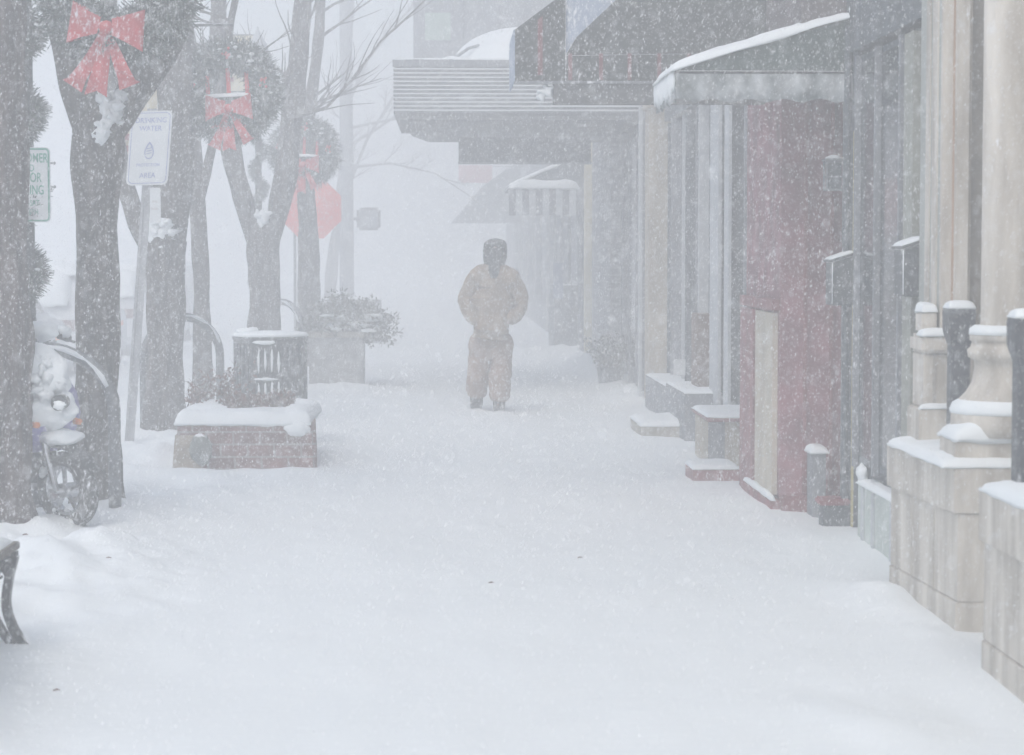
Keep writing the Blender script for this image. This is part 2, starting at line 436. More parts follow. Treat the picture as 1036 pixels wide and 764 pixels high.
make_tree('forked tree rising behind the trash can with the candle wreath in front of it',
          [[(268, 400, .215), (268, 330, .19), (267, 270, .19), (267, 235, .215)],
           [(258, 250, .13), (246, 200, .115), (234, 150, .11), (226, 100, .10), (222, 30, .09), (224, -30, .08)],
           [(274, 248, .15), (283, 205, .135), (291, 160, .13), (296, 100, .125), (303, 40, .11), (307, -30, .10)]], 27., M_bark, 394,
          clumps=[(266, 222, 14, 18, .12)], twigs=[([(297, 120), (330, 109), (355, 82), (385, 42), (420, 10), (450, -20)], .022, 0), ([(284, 95), (292, 70), (300, 45), (318, 10)], .03, 0)], seed=5, ntw=6)
make_tree('faded tree trunk behind the smallest wreath and before the red sign',
          [[(312, 370, .17), (312, 300, .15), (312, 240, .145), (310, 185, .12), (313, 120, .085), (322, 40, .07), (326, -30, .06)]], 31.6, M_bark, 372, seed=6, ntw=8)
fan = [([(352, 190), (372, 140), (400, 95), (440, 60), (480, 30)], .05, 2), ([(350, 150), (385, 128), (425, 100), (470, 88)], .045, 2), ([(350, 170), (395, 165), (440, 175), (478, 200)], .04, 2),
       ([(350, 110), (372, 60), (405, 20), (440, -20)], .05, 2), ([(352, 130), (410, 118), (455, 125), (500, 150)], .04, 1)]
make_tree('palest bare tree with a wide fan of thin twigs over the far sidewalk',
          [[(332, 330, .17), (336, 270, .14), (345, 200, .13), (350, 140, .12), (352, 60, .1), (356, -20, .08)]], 56., M_bark, 322, twigs=fan, seed=7, ntw=4)

# ------------------------------------------------------------------ wreaths and lamp posts
def ring_needles(mb, center, Rr, r, n, ry=.8, ln=(.05, .1)):
    for _ in range(n):
        a = uni(0, 2 * math.pi); f = uni(0, 2 * math.pi); k = uni(.35, 1)
        rad = Vector((math.cos(a), 0, math.sin(a))); nrm = rad * math.cos(f) + Vector((0, 1, 0)) * math.sin(f) * ry
        p = center + rad * Rr + nrm * r * k
        tg = Vector((-math.sin(a), 0, math.cos(a)))
        mb.blade(p, nrm + tg * uni(-.9, .9) + Vector((uni(-.4, .4), uni(-.4, .4), uni(-.4, .4))), uni(.003, .006), uni(*ln))
def make_wreath(loc):
    t = thing('christmas_wreath', loc, 'x', 'wreath', 'wreaths hung from the lamp posts')
    c = Vector(loc)
    mb = MB(); Rr = .335; n = 40
    pts = [c + Vector((math.cos(2 * math.pi * i / n), 0, math.sin(2 * math.pi * i / n))) * Rr for i in range(n + 1)]
    mb.tube(pts, [.095 + .016 * math.sin(i * 2.7) for i in range(n)] + [.095], 8, cap=False)
    ring_needles(mb, c, Rr, .135, 8500)
    for _ in range(700):
        p = c + Vector((uni(-.2, .2), -.13, uni(-.36, -.2))); mb.blade(p, (uni(-1, 1), uni(-.9, -.1), uni(-1, 1)), .004, uni(.04, .08))
    mb.build('foliage', M_needle, t, fixn=False)
    sn = MB()
    for i in range(46):
        a = uni(.15, math.pi - .15) if i < 32 else uni(-.4, 3.6)
        rr = Rr + uni(-.06, .11)
        sn.lump(c + Vector((math.cos(a) * rr, uni(-.1, .03), math.sin(a) * rr)), (uni(.02, .05), .03, uni(.008, .022)), 1, .4, 5, seed=i)
    for a in (-.5, -2.6, -1.1, -2.0, -1.57):
        for _ in range(5): sn.lump(c + Vector((math.cos(a) * (Rr - .04) + uni(-.06, .06), uni(-.1, 0), math.sin(a) * (Rr - .03) + uni(-.05, .07))), (uni(.015, .035), .03, uni(.006, .014)), 1, .4, 5, seed=a)
    sn.build('snow_dusting', M_snow, t, smooth=True)
    # bow
    kz = c.z - .20; y = c.y - .15
    for sx in (-1, 1):
        lp = MB()
        n = 12
        for side in (0, 1):
            pass
        inner = .03
        prof = []
        for i in range(n + 1):
            u = i / n
            x = c.x + sx * (inner + .175 * math.sin(u * math.pi) ** .7)
            yy = y - .05 * math.cos(u * math.pi) - .02
            hw = .032 + .068 * math.sin(u * math.pi) ** .8
            prof.append((lp.v((x, yy, kz + .05 + hw + .02 * u)), lp.v((x + sx * .012, yy, kz + .02 - hw))))
        for i in range(n): lp.face([prof[i][0], prof[i + 1][0], prof[i + 1][1], prof[i][1]])
        lp.build('bow_loop', M_red, t, smooth=True, fixn=False)
    for sx, L_, w, dx in ((-1, .34, .05, -.15), (0, .38, .055, -.01), (1, .30, .048, .17)):
        tl = MB(); prev = None
        for i in range(9):
            u = i / 8
            x = c.x + dx * u; z = kz + .02 - L_ * u; yy = y - .035 + .04 * math.sin(u * 5 + sx)
            ww = w * (.4 + .75 * u)
            cur = (tl.v((x - ww, yy, z + (-.03 * sx if i == 8 else 0))), tl.v((x, yy + .012 * math.sin(i), z + (.03 if i == 8 and sx == 0 else 0))), tl.v((x + ww, yy, z + (.03 * sx if i == 8 else 0))))
            if prev:
                tl.face([prev[0], prev[1], cur[1], cur[0]]); tl.face([prev[1], prev[2], cur[2], cur[1]])
            prev = cur
        tl.build('bow_tail', M_red, t, fixn=False)
    k = MB(); k.lump((c.x, y - .06, kz + .03), (.045, .035, .04), 2, .1); k.build('bow_knot', M_red, t, smooth=True)
    # candles in the ring
    for dx, h in ((-.19, .20), (0, .26), (.17, .22)):
        cd = MB(); cd.tube([(c.x + dx, c.y - .06, c.z - .06), (c.x + dx, c.y - .06, c.z - .06 + h)], .02, 10); o = cd.build('candle', M_redb, t)
        fl = MB(); fl.lump((c.x + dx, c.y - .06, c.z - .05 + h + .03), (.02, .02, .045), 1, .2); fl.build('snow_cap', M_snow, o, smooth=True)
    sb = MB(); sb.snow(c.x - .22, c.x + .2, c.y - .11, c.y - .02, c.z - .06, .035, rag=.6); sb.build('snow_ledge', M_snow, t, smooth=True)
    tr = MB(); tr.box(c.x - .21, c.x + .19, c.y - .1, c.y - .03, c.z - .085, c.z - .06); tr.build('candle_tray', M_needle, t)
    for a in (math.pi / 2, .15, math.pi - .15, -1.2, -1.95):
        bb = MB()
        for _ in range(9): bb.lump(c + Vector((math.cos(a) * Rr + uni(-.045, .045), -.12 + uni(-.02, .02), math.sin(a) * Rr + uni(-.045, .045))), .015, 1, 0)
        bb.build('berry_cluster', M_redb, t, smooth=True)
    return t
W_spots = [(P(118, -20, 14.2), 'nearest wreath, its big red bow hanging in the fork of the grey tree'),
           (P(232, 92, 21.0), 'wreath with three red candles above its bow, left of the twin-forked tree'),
           (P(308, 154, 30.6), 'smallest wreath, pale with snow, in front of the orange-red sign')]
w0 = make_wreath(W_spots[0][0])
for i, (p, lb) in enumerate(W_spots):
    o = w0 if i == 0 else copy_tree(w0)
    o.location = p; o['label'] = lb; o.rotation_euler.y = (.12, -.05, .04)[i]; o.scale = ((1.08,) * 3, (1, 1, 1), (1, 1, 1))[i]
def make_lamp(loc, arm_z):
    t = thing('lamp_post', loc, 'x', 'lamp post', 'lamp posts wound with evergreen garland')
    x, y, z = loc
    mb = MB(); mb.lathe([(.13, 0), (.13, .12), (.10, .16), (.085, .5), (.06, .6), (.048, .7), (.042, 3.9), (.06, 3.92), (.06, 4.0)], (x, y, z), 20)
    mb.build('pole', M_iron, t, smooth=False)
    hd = MB(); hd.lathe([(.05, 4.0), (.13, 4.06), (.16, 4.25), (.13, 4.42), (.1, 4.46), (.03, 4.58), (.01, 4.66)], (x, y, z), 16); hd.build('lamp_head', M_lgrey, t, smooth=True)
    ar = MB(); ar.tube([(x, y, arm_z), (x + .64, y - .12, arm_z)], .014, 8); ar.tube([(x, y, arm_z - .3), (x + .3, y - .06, arm_z)], .01, 8); ar.build('wreath_arm', M_iron, t)
    g = MB(); pts = []; n = 420
    for i in range(n):
        u = i / n; zz = .75 + 3.1 * u; a = 2 * math.pi * (zz - 2.98) / .5
        pts.append(Vector((x + .065 * math.cos(a), y + .065 * math.sin(a), z + zz)))
    g.tube(pts[::3], .035, 6, cap=False)
    for _ in range(9500):
        p = random.choice(pts); d = Vector((uni(-1, 1), uni(-1, 1), uni(-1, 1))).normalized()
        out = (Vector((p.x - x, p.y - y, 0))).normalized()
        g.blade(p + d * .03, d + out * .6, uni(.003, .005), uni(.035, .08))
    g.build('garland', M_needle, t, fixn=False)
    s = MB()
    for i in range(5, n, 13):
        if U01() < .6: s.lump(pts[i] + Vector((uni(-.02, .04), -.04, .05)), (uni(.02, .04), .03, .012), 1, .4, seed=i)
    s.build('snow_dusting', M_snow, t, smooth=True)
    return t
L_spots = [(PX(28, 14.5), 14.5, 'lamp post wound with garland behind the thick brown trunk, green lettered sign on it'),
           (PX(168, 21.2), 21.2, 'lamp post mostly behind the snow-clump tree, cream banner on its left'),
           (PX(262, 30.8), 30.8, 'faded lamp post showing through the fork of the tree behind the trash can')]
l0 = make_lamp((L_spots[0][0], L_spots[0][1], 0), W_spots[0][0].z + .42)
for ch in list(COL.objects):
    if ch.parent == w0 and ch.name.startswith('bow_'): ch.location.z = -.12
for i, (x, y, lb) in enumerate(L_spots):
    o = l0 if i == 0 else copy_tree(l0)
    o.location = (x, y, gz(x, y) - .02 if i else 0); o['label'] = lb

# banners
def banner(Y, px0, px1, py0, py1, polex, label):
    a = P(px0, py0, Y); b = P(px1, py1, Y)
    t = thing('street_banner', (polex, Y, b.z), label, 'banner', 'cream banners on the lamp posts')
    mb = MB(); n = 8
    for k in (0, 1):
        pass
    F = []; 
    for i in range(n + 1):
        u = i / n; x = a.x + (b.x - a.x) * u; yy = Y + .02 * math.sin(u * 5)
        F.append((mb.v((x, yy, b.z)), mb.v((x, yy, a.z)), mb.v((x, yy + .004, b.z)), mb.v((x, yy + .004, a.z))))
    for i in range(n):
        p, q = F[i], F[i + 1]
        mb.face([p[0], q[0], q[1], p[1]]); mb.face([p[2], p[3], q[3], q[2]]); mb.face([p[1], q[1], q[3], p[3]]); mb.face([p[0], p[2], q[2], q[0]])
    mb.build('cloth', M_cream, t)
    tx = MB(); w = b.x - a.x
    for i, f in enumerate((.52, .66, .80)):
        zz = a.z + (b.z - a.z) * f; tx.box(a.x + w * .02 + (.0 if i != 1 else .02), a.x + w * .42, Y - .028, Y - .024, zz - .03, zz + .03)
    tx.box(a.x + w * .5, a.x + w * .62, Y - .028, Y - .024, a.z - .27, a.z - .2)
    tx.build('printed_bars', M_maroon, t)
    br = MB()
    for z in (a.z + .01, b.z - .01): br.tube([(a.x, Y + .01, z), (polex, Y + .01, z)], .01, 8)
    br.build('bracket', M_iron, t)
banner(21.2, 120, 160, 82, 168, L_spots[1][0], 'cream banner with dark red bars, half hidden by the white drinking water sign')
banner(30.9, 222, 256, 36, 92, L_spots[2][0], 'cream banner seen through the ring of the candle wreath')

# parking sign
def rounded(cx, cz, w, h, r, y, n=5):
    o = []
    for (sx, sz, a0) in ((1, -1, -90), (1, 1, 0), (-1, 1, 90), (-1, -1, 180)):
        for k in range(n + 1):
            a = R(a0 + 90 * k / n); o.append(Vector((cx + sx * (w / 2 - r) + r * math.cos(a), y, cz + sz * (h / 2 - r) + r * math.sin(a))))
    return o
def ring_plate(mb, outer, inner):
    n = len(outer); a = [mb.v(p) for p in outer]; b = [mb.v(p) for p in inner]
    for i in range(n): mb.face([a[i], a[(i + 1) % n], b[(i + 1) % n], b[i]])
Y = 14.4
a, b = P(3, 149, Y), P(51.5, 225, Y)
cx, cz, w, h = (a.x + b.x) / 2, (a.z + b.z) / 2, b.x - a.x, a.z - b.z
t = thing('parking_sign', (cx, Y, b.z), 'white sign with green letters reading CUSTOMER AND VISITOR PARKING', 'sign')
mb = MB(); mb.prism(rounded(cx, cz, w, h, .03, Y), (0, .004, 0)); mb.build('plate', M_signw, t)
mb = MB(); ring_plate(mb, rounded(cx, cz, w - .012, h - .012, .025, Y - .003), rounded(cx, cz, w - .032, h - .032, .018, Y - .003))
for tx, s, dz in (('CUSTOMER', .082, .165), ('AND', .062, .103), ('VISITOR', .082, .043), ('PARKING', .082, -.035), ('MON.-SAT.', .05, -.115), ('8AM-6PM', .05, -.172)):
    text_into(mb, tx, s, (cx, Y, cz + dz), squeeze=.62 if s > .07 else .7)
mb.build('lettering', M_green, t, fixn=False)
mb = MB()
for pz in (165, 189): mb.tube([(cx - .1, Y + .02, PZ(pz, Y, 50)), (b.x + .02, Y + .02, PZ(pz, Y, 50))], .006, 8); mb.lump((b.x + .022, Y + .02, PZ(pz, Y, 50)), .011, 1, 0)
mb.build('bracket', M_steel, t)

# drinking water sign
Y = 19.6
pb, pt = P(130, 447, Y), P(154, 110, Y)
t = thing('water_sign', (pb.x, Y, gz(pb.x, Y)), 'white DRINKING WATER AREA sign with thin blue border on a leaning steel post', 'sign')
mb = MB(); d = (pt - pb); w = .03
for sx in (-1, 1):
    mb.prism([pb + Vector((sx * .028 - .012, -.012, -.1)), pb + Vector((sx * .028 + .012, -.012, -.1)), pb + Vector((sx * .028 + .012, .012, -.1)), pb + Vector((sx * .028 - .012, .012, -.1))], d + Vector((0, 0, .1)))
mb.prism([pb + Vector((-.02, .002, -.1)), pb + Vector((.02, .002, -.1)), pb + Vector((.02, .012, -.1)), pb + Vector((-.02, .012, -.1))], d + Vector((0, 0, .1)))
mb.build('post', M_steel, t)
c = P(151.5, 150, Y); ang = math.atan2(d.x, d.z); xd = Vector((math.cos(ang * .5), 0, 0.0 + math.sin(.03))); zd = Vector((math.sin(ang), 0, math.cos(ang)))
def tilt(pts): return [c + xd * (p.x) + zd * (p.z) + Vector((0, p.y, 0)) for p in pts]
w, h = .355, .635
mb = MB(); mb.prism(tilt(rounded(0, 0, w, h, .045, -.03)), (0, .004, 0)); mb.build('plate', M_signw, t)
mb = MB(); ring_plate(mb, tilt(rounded(0, 0, w - .03, h - .03, .04, -.033)), tilt(rounded(0, 0, w - .042, h - .042, .036, -.033)))
for tx, s, dz in (('DRINKING', .062, .235), ('WATER', .062, .165), ('PROTECTION', .036, -.145), ('AREA', .062, -.235)):
    text_into(mb, tx, s, c + zd * dz, xd, zd, (0, -1, 0), .033, .9)
drop = [Vector((.001 + .052 * math.sin(a) * (1 if abs(a) > 1 else 1) * math.sin(abs(a) / 2) ** .8, -.033, -.02 - .075 * math.cos(a) * -1 - (0))) for a in [2 * math.pi * k / 24 for k in range(24)]]
ring_plate(mb, tilt(drop), tilt([Vector((p.x * .75, p.y, (p.z + .02) * .8 - .025)) for p in drop]))
for k in range(3):
    zz = -.01 - .022 * k; mb.face([mb.v(q) for q in tilt([Vector((-.022, -.033, zz)), Vector((.024, -.033, zz + .01)), Vector((.024, -.033, zz + .018)), Vector((-.022, -.033, zz + .008))])])
mb.build('lettering', M_blue, t, fixn=False)
a, b = P(152, 190, 19.6), P(163, 226, 19.6)
mb = MB(); mb.prism([(a.x, 19.57, b.z), (b.x, 19.57, b.z), (b.x, 19.57, a.z), (a.x, 19.57, a.z)], (0, .004, 0)); lp_ = mb.build('lower_plate', M_signw, t)
mb = MB(); mb.box(a.x + .02, b.x - .02, 19.566, 19.568, a.z - .13, a.z - .11); mb.box(a.x + .01, b.x - .02, 19.566, 19.568, a.z - .19, a.z - .17); mb.build('printed_lines', M_alum, lp_)

# stop sign
Y = 34.
c = P(315, 211, Y); r = 30 * Y / FPX
t = thing('octagonal_sign', (c.x - .25, Y, gz(c.x, Y)), 'faded orange-red octagonal sign behind the smallest wreath', 'sign')
oc = [Vector((c.x + r / math.cos(R(22.5)) * math.cos(R(22.5 + 45 * k)), Y, c.z + r / math.cos(R(22.5)) * math.sin(R(22.5 + 45 * k)))) for k in range(8)]
mb = MB(); mb.prism(oc, (0, .006, 0)); mb.build('plate', M_stop, t)
mb = MB(); mb.tube([(c.x - .25, Y + .04, gz(c.x, Y) - .1), (c.x - .25, Y + .04, c.z + r * .6)], .022, 8); mb.build('post', M_steel, t)

# ------------------------------------------------------------------ bench
xf, yf = -1.712, 9.12
t = thing('park_bench', (xf, yf, 0), 'dark cast iron park bench end with curved legs and snow on the seat', 'bench')
def curvebar(mb, pts, w, y0, y1):
    """a flat bar following points in the XZ plane"""
    pts = [Vector((p[0], 0, p[1])) for p in pts]; q = []
    for i in range(len(pts) - 1):
        p0 = pts[max(i - 1, 0)]; p1 = pts[i]; p2 = pts[i + 1]; p3 = pts[min(i + 2, len(pts) - 1)]
        for k in range(8):
            u = k / 8; q.append(.5 * ((2 * p1) + (p2 - p0) * u + (2 * p0 - 5 * p1 + 4 * p2 - p3) * u * u + (3 * p1 - p0 - 3 * p2 + p3) * u ** 3))
    q.append(pts[-1]); A = []
    for i, p in enumerate(q):
        d = (q[min(i + 1, len(q) - 1)] - q[max(i - 1, 0)]).normalized(); n = Vector((-d.z, 0, d.x)) * w / 2
        A.append([mb.v((p + s * n) + Vector((0, yy, 0))) for s in (-1, 1) for yy in (y0, y1)])
    for i in range(len(A) - 1):
        a, b = A[i], A[i + 1]
        for (m, n) in ((0, 1), (1, 3), (3, 2), (2, 0)): mb.face([a[m], a[n], b[n], b[m]])
    mb.face([A[0][0], A[0][2], A[0][3], A[0][1]]); mb.face([A[-1][0], A[-1][1], A[-1][3], A[-1][2]])
for (yy, nm) in ((9.10, 'iron_end'), (7.2, 'iron_end')):
    mb = MB()
    curvebar(mb, [(xf - .01, .40), (xf - .035, .30), (xf - .045, .20), (xf - .02, .11), (xf + .02, .05), (xf + .065, .01)], .032, yy - .025, yy + .025)
    curvebar(mb, [(xf - .06, .39), (xf - .10, .28), (xf - .10, .18), (xf - .06, .09), (xf + .02, .0)], .028, yy - .025, yy + .025)
    curvebar(mb, [(xf - .10, .30), (xf - .16, .2), (xf - .14, .10), (xf - .06, -.02)], .03, yy - .025, yy + .025)
    for cxo, czo, rr in ((-.03, .345, .022), (-.075, .335, .02), (-.115, .345, .02)):
        curvebar(mb, [(xf + cxo + rr * math.cos(k * .9), czo + rr * 1.4 * math.sin(k * .9)) for k in range(7)], .011, yy - .02, yy + .02)
    curvebar(mb, [(xf + .0, .40), (xf - .2, .405), (xf - .48, .39)], .035, yy - .025, yy + .025)
    curvebar(mb, [(xf - .46, .40), (xf - .50, .25), (xf - .56, .1), (xf - .66, -.02)], .035, yy - .025, yy + .025)
    curvebar(mb, [(xf - .46, .38), (xf - .52, .6), (xf - .60, .86)], .035, yy - .025, yy + .025)
    curvebar(mb, [(xf - .01, .41), (xf + .0, .55), (xf - .08, .64), (xf - .3, .65), (xf - .54, .64)], .028, yy - .025, yy + .025) if yy < 8 else None
    mb.build(nm, M_iron, t)
for k in range(5):
    mb = MB(); x0 = xf - .085 - .095 * k; mb.box(x0 + .0, x0 + .085, 7.1, yy + 1.95 if False else 9.16, .42, .45, .004); mb.build('seat_slat', M_wood, t)
for k in range(4):
    mb = MB(); x0 = xf - .51 - .03 * k; mb.box(x0, x0 + .025, 7.1, 9.16, .52 + .09 * k, .59 + .09 * k, .004); mb.build('back_slat', M_wood, t)
mb = MB(); mb.snow(xf - .49, xf - .02, 7.1, 9.12, .452, .06, over=.0, ny=40, nx=16); mb.build('snow_cap', M_snow, t, smooth=True)
MOUNDS.append((xf + .05, 9.0, .14, .2, .012))

# ------------------------------------------------------------------ bike racks
def make_rack(X, Y, ztop=1.03, wid=.9):
    t = thing('bike_rack', (X, Y, 0), 'x', 'bike rack', 'curved steel bike racks')
    mb = MB(); r = wid / 2; pts = [(X + r, Y, -.1), (X + r, Y, ztop - r * .85)]
    for k in range(1, 18):
        a = math.pi * k / 18; pts.append((X + r * math.cos(a), Y, ztop - r * .85 + r * .85 * math.sin(a)))
    pts += [(X - r, Y, ztop - r * .85), (X - r, Y, -.1)]
    mb.tube(pts, .040, 14); mb.build('hoop', mat('grey_tube', (.13, .14, .15), .5, .2, 10, metal=.3, frost=.25), t, smooth=True)
    s = MB(); q = [Vector((p[0] * 1 - (p[0] - X) * .02, Y - .028, p[2] + .012)) for p in pts[3:-3]]
    s.tube(q, [.016 + .004 * math.sin(i * 1.7) for i in range(len(q))], 8); s.build('snow_rim', M_snow, t, smooth=True)
    return t
rk = [(PX(114, 14.05) - .45 + .0, 14.05, 'tall curved steel bike rack hugging the motor scooter'), (PX(217, 20.9) - .31, 21.0, 'curved steel bike rack between the slim tree and the brick planter'),
      (PX(307, 27.6) - .28, 27.8, 'far pale bike rack peeking out above the trash can')]
r0 = make_rack(rk[0][0], rk[0][1])
for i, (x, y, lb) in enumerate(rk):
    o = r0 if i == 0 else copy_tree(r0)
    o.location = (x, y, 0); o['label'] = lb
    if i: o.rotation_euler.z = (0, R(46), R(-52))[i]

# ------------------------------------------------------------------ motor scooter
def scooter():
    base = Vector((PX(73, 13.42), 13.42, .0)); hd = R(-32)   # heading: towards the camera and to the right
    fwd = Vector((.80, -.60, 0)).normalized(); sd = Vector((fwd.y, -fwd.x, 0)) * -1; up = Vector((0, 0, 1))
    lean = sd * -.10
    def T(f, s, z): return base + fwd * f + sd * s + up * z + lean * z
    t = thing('motor_scooter', base, 'snow-buried purple motor scooter with white-crusted front wheel, parked by the brown trunk', 'scooter')
    g = gz(base.x, base.y)
    def wheel(f, name):
        cz = .215
        ty = MB()
        n = 28; prof = []
        for k in range(n):
            a = 2 * math.pi * k / n; ring = []
            for j in range(8):
                b = 2 * math.pi * j / 8; rr = .17 + .042 * math.cos(b); ring.append(ty.v(T(f + rr * math.cos(a), .05 * math.sin(b), cz + rr * math.sin(a))))
            prof.append(ring)
        for k in range(n):
            for j in range(8): ty.face([prof[k][j], prof[(k + 1) % n][j], prof[(k + 1) % n][(j + 1) % 8], prof[k][(j + 1) % 8]])
        w = ty.build(name, M_tyre, t, smooth=True)
        rm = MB(); m = 28
        for r0_, r1_, s in ((.118, .135, .03), (.0, .04, .045)):
            A = [[rm.v(T(f + rr * math.cos(2 * math.pi * k / m), ss, cz + rr * math.sin(2 * math.pi * k / m))) for rr, ss in ((r0_ + .001, -s), (r1_, -s), (r1_, s), (r0_ + .001, s))] for k in range(m)]
            for k in range(m):
                for j in range(4): rm.face([A[k][j], A[(k + 1) % m][j], A[(k + 1) % m][(j + 1) % 4], A[k][(j + 1) % 4]])
        for k in range(5):
            a = 2 * math.pi * k / 5 + .3
            rm.tube([T(f + .03 * math.cos(a), -.015, cz + .03 * math.sin(a)), T(f + .125 * math.cos(a), -.015, cz + .125 * math.sin(a))], .014, 6)
        rm.build('rim', M_chrome, w)
        s = MB()
        for k in range(26):
            a = uni(2.4, 5.6); rr = uni(.13, .2); s.lump(T(f + rr * math.cos(a), -.045 if False else uni(-.05, .05), cz + rr * math.sin(a)), (uni(.01, .03),) * 3, 1, .3, seed=k)
        s.build('snow_crust', M_snow, w, smooth=True)
    wheel(.0, 'wheel'); wheel(-1.12, 'wheel')
    # front fender
    fd = MB(); A = []
    for k in range(11):
        a = R(25 + 14 * k); A.append([fd.v(T(.235 * math.cos(a), s, .235 + .235 * math.sin(a) - (.02 if abs(s) > .05 else 0))) for s in (-.065, -.04, 0, .04, .065)])
    for k in range(10):
        for j in range(4): fd.face([A[k][j], A[k + 1][j], A[k + 1][j + 1], A[k][j + 1]])
    f_ = fd.build('front_fender', M_black, t, smooth=True, fixn=False)
    s = MB(); s.lump(T(-.02, 0, .50), (.115, .10, .05), 3, .15, seed=3); s.build('snow_cap', M_snow, f_, smooth=True)
    fk = MB()
    for sg in (-.085, .085): fk.tube([T(0.0, sg, .215), T(-.05, sg, .42), T(-.10, sg * .8, .60)], [.02, .022, .02], 8)
    fk.tube([T(0, -.09, .215), T(0, .09, .215)], .014, 8)
    fk.build('fork', M_chrome, t, smooth=True)
    # leg shield / front cowl
    cw = MB(); rows = []
    for (z, f, w, bulge) in ((.42, -.16, .17, .05), (.52, -.14, .23, .08), (.62, -.11, .25, .10), (.74, -.12, .24, .10), (.86, -.17, .19, .09), (.96, -.22, .10, .06)):
        row = []
        for j in range(9):
            u = -1 + j / 4; row.append(cw.v(T(f + bulge * (1 - u * u), w * u, z)))
        for j in range(8, -1, -1):
            u = -1 + j / 4; row.append(cw.v(T(f - .06 * (1 - u * u) - .02, w * u, z)))
        rows.append(row)
    for i in range(len(rows) - 1):
        n = len(rows[0])
        for j in range(n): cw.face([rows[i][j], rows[i][(j + 1) % n], rows[i + 1][(j + 1) % n], rows[i + 1][j]])
    cw.face(rows[0][::-1]); cw.face(rows[-1])
    cw.build('front_cowl', M_purple, t, smooth=True)
    for sg in (-1, 1):
        l = MB(); l.tube([T(-.06, sg * .15, .58), T(-.02, sg * .155, .575)], [.02, .016], 12); l.build('turn_signal', M_orange, t, smooth=True)
    l = MB(); l.tube([T(-.06, -.02, .47), T(-.03, -.02, .47)], [.026, .02], 12); l.build('reflector', M_orange, t, smooth=True)
    # snow pack on the front
    s = MB(); s.lump(T(-.12, -.05, .80), (.185, .15, .20), 4, .14, 3.5, seed=5); s.lump(T(-.08, -.06, .655), (.18, .13, .11), 4, .18, 4, seed=8); 
    for q in range(60):
        a = uni(0, 6.28); e = uni(-1.2, 1.3); s.lump(T(-.12 + .165 * math.cos(a) * math.cos(e), -.05 + .14 * math.sin(a) * math.cos(e), .77 + .19 * math.sin(e)), (uni(.02, .05), uni(.02, .05), uni(.015, .04)), 2, .4, 5, seed=q)
    s.build('snow_load', M_snow, t, smooth=True)
    h = MB(); c = T(.12, -.12, .70)
    h.tube([c + Vector((0, .12, 0)), c + Vector((0, -.025, .0))], [.038, .042], 20); o = h.build('headlight', M_black, t)
    h = MB(); h.lump(c + Vector((0, -.022, -.01)), (.032, .012, .026), 3, .25, 5); h.build('packed_snow', M_snow, o, smooth=True)
    # bars
    hb = MB(); hb.tube([T(-.30, -.36, 1.03), T(-.22, -.2, 1.06), T(-.2, 0, 1.02), T(-.22, .2, 1.06), T(-.30, .36, 1.03)], .017, 8); hb.tube([T(-.2, 0, 1.04), T(-.16, 0, .6)], .03, 8)
    hb.build('handlebar', M_black, t, smooth=True)
    for sg in (-1, 1):
        g_ = MB(); g_.tube([T(-.25, sg * .26, 1.05), T(-.32, sg * .40, 1.02)], .024, 10); g_.tube([T(-.21, sg * .22, 1.03), T(-.25, sg * .38, 1.0)], .008, 6); g_.build('grip', M_black, t, smooth=True)
        
    s = MB(); s.lump(T(-.18, .08, 1.07), (.09, .08, .055), 3, .2, seed=2); s.lump(T(-.26, .30, 1.06), (.06, .05, .035), 2, .2, seed=4); s.lump(T(-.26, -.28, 1.075), (.06, .04, .02), 2, .2, seed=4); s.build('snow_cap', M_snow, t, smooth=True)
    # body, floor board, seat
    b = MB(); b.tube([T(-.2, 0, .46), T(-.35, 0, .34), T(-.7, 0, .34), T(-.8, 0, .45)], [.10, .12, .13, .12], 12)
    b.build('floor_board', M_black, t, smooth=True)
    b = MB(); b.tube([T(-.72, 0, .40), T(-.82, 0, .58), T(-1.1, 0, .66), T(-1.42, 0, .70)], [.13, .17, .16, .08], 14, wob=.05); b.build('body', M_purple, t, smooth=True)
    b = MB(); b.lump(T(-.98, 0, .80), (.30, .17, .08), 3, .05); b.build('seat', M_black, t, smooth=True)
    b = MB(); b.lump(T(-.98, 0, .88), (.28, .16, .07), 3, .15, seed=6); b.build('snow_cap', M_snow, t, smooth=True)
    b = MB(); b.tube([T(-.6, -.12, .25), T(-.66, -.22, .03)], .012, 8); b.build('kickstand', M_chrome, t)
scooter(); bpy.data.objects['motor_scooter'].scale = (1.08, 1.08, 1.08); bpy.data.objects['motor_scooter'].location.y = 13.28
MOUNDS.append((PX(50, 13.3), 13.25, .14, .12, .05))

# ------------------------------------------------------------------ brick planter, bin, far planter
Y = 17.0
xl, xr = PX(177, Y), PX(318, Y); zt = PZ(428, Y, 250); g0 = -.1
t = thing('brick_planter', ((xl + xr) / 2, Y, 0), 'low red brick planter with thick snow lid in front of the trash can', 'planter')
def taper(mb, pts, ext, z0, z1):
    cxm = sum(p[0] for p in pts) / len(pts); cym = sum(p[1] for p in pts) / len(pts)
    a = [mb.v((cxm + (p[0] - cxm) * ext, cym + (p[1] - cym) * ext, z0)) for p in pts]; b = [mb.v((p[0], p[1], z1)) for p in pts]
    n = len(a); mb.face(a[::-1]); mb.face(b)
    for i in range(n): mb.face([a[i], a[(i + 1) % n], b[(i + 1) % n], b[i]])
mb = MB(); taper(mb, [(xl + .01, Y), (xr - .03, Y), (xr, Y + .05), (xr - .085, Y + 1.5), (xl + .01, Y + 1.5)], 1.045, g0, zt); mb.build('brick_wall', M_brick, t)
mb = MB(); mb.prism([(xl - .035, Y - .045, g0), (xl + .20, Y - .045, g0), (xl + .19, Y - .022, zt - .09), (xl - .008, Y - .022, zt - .09)], (0, .25, 0)); mb.build('corner_stone', M_tan, t)
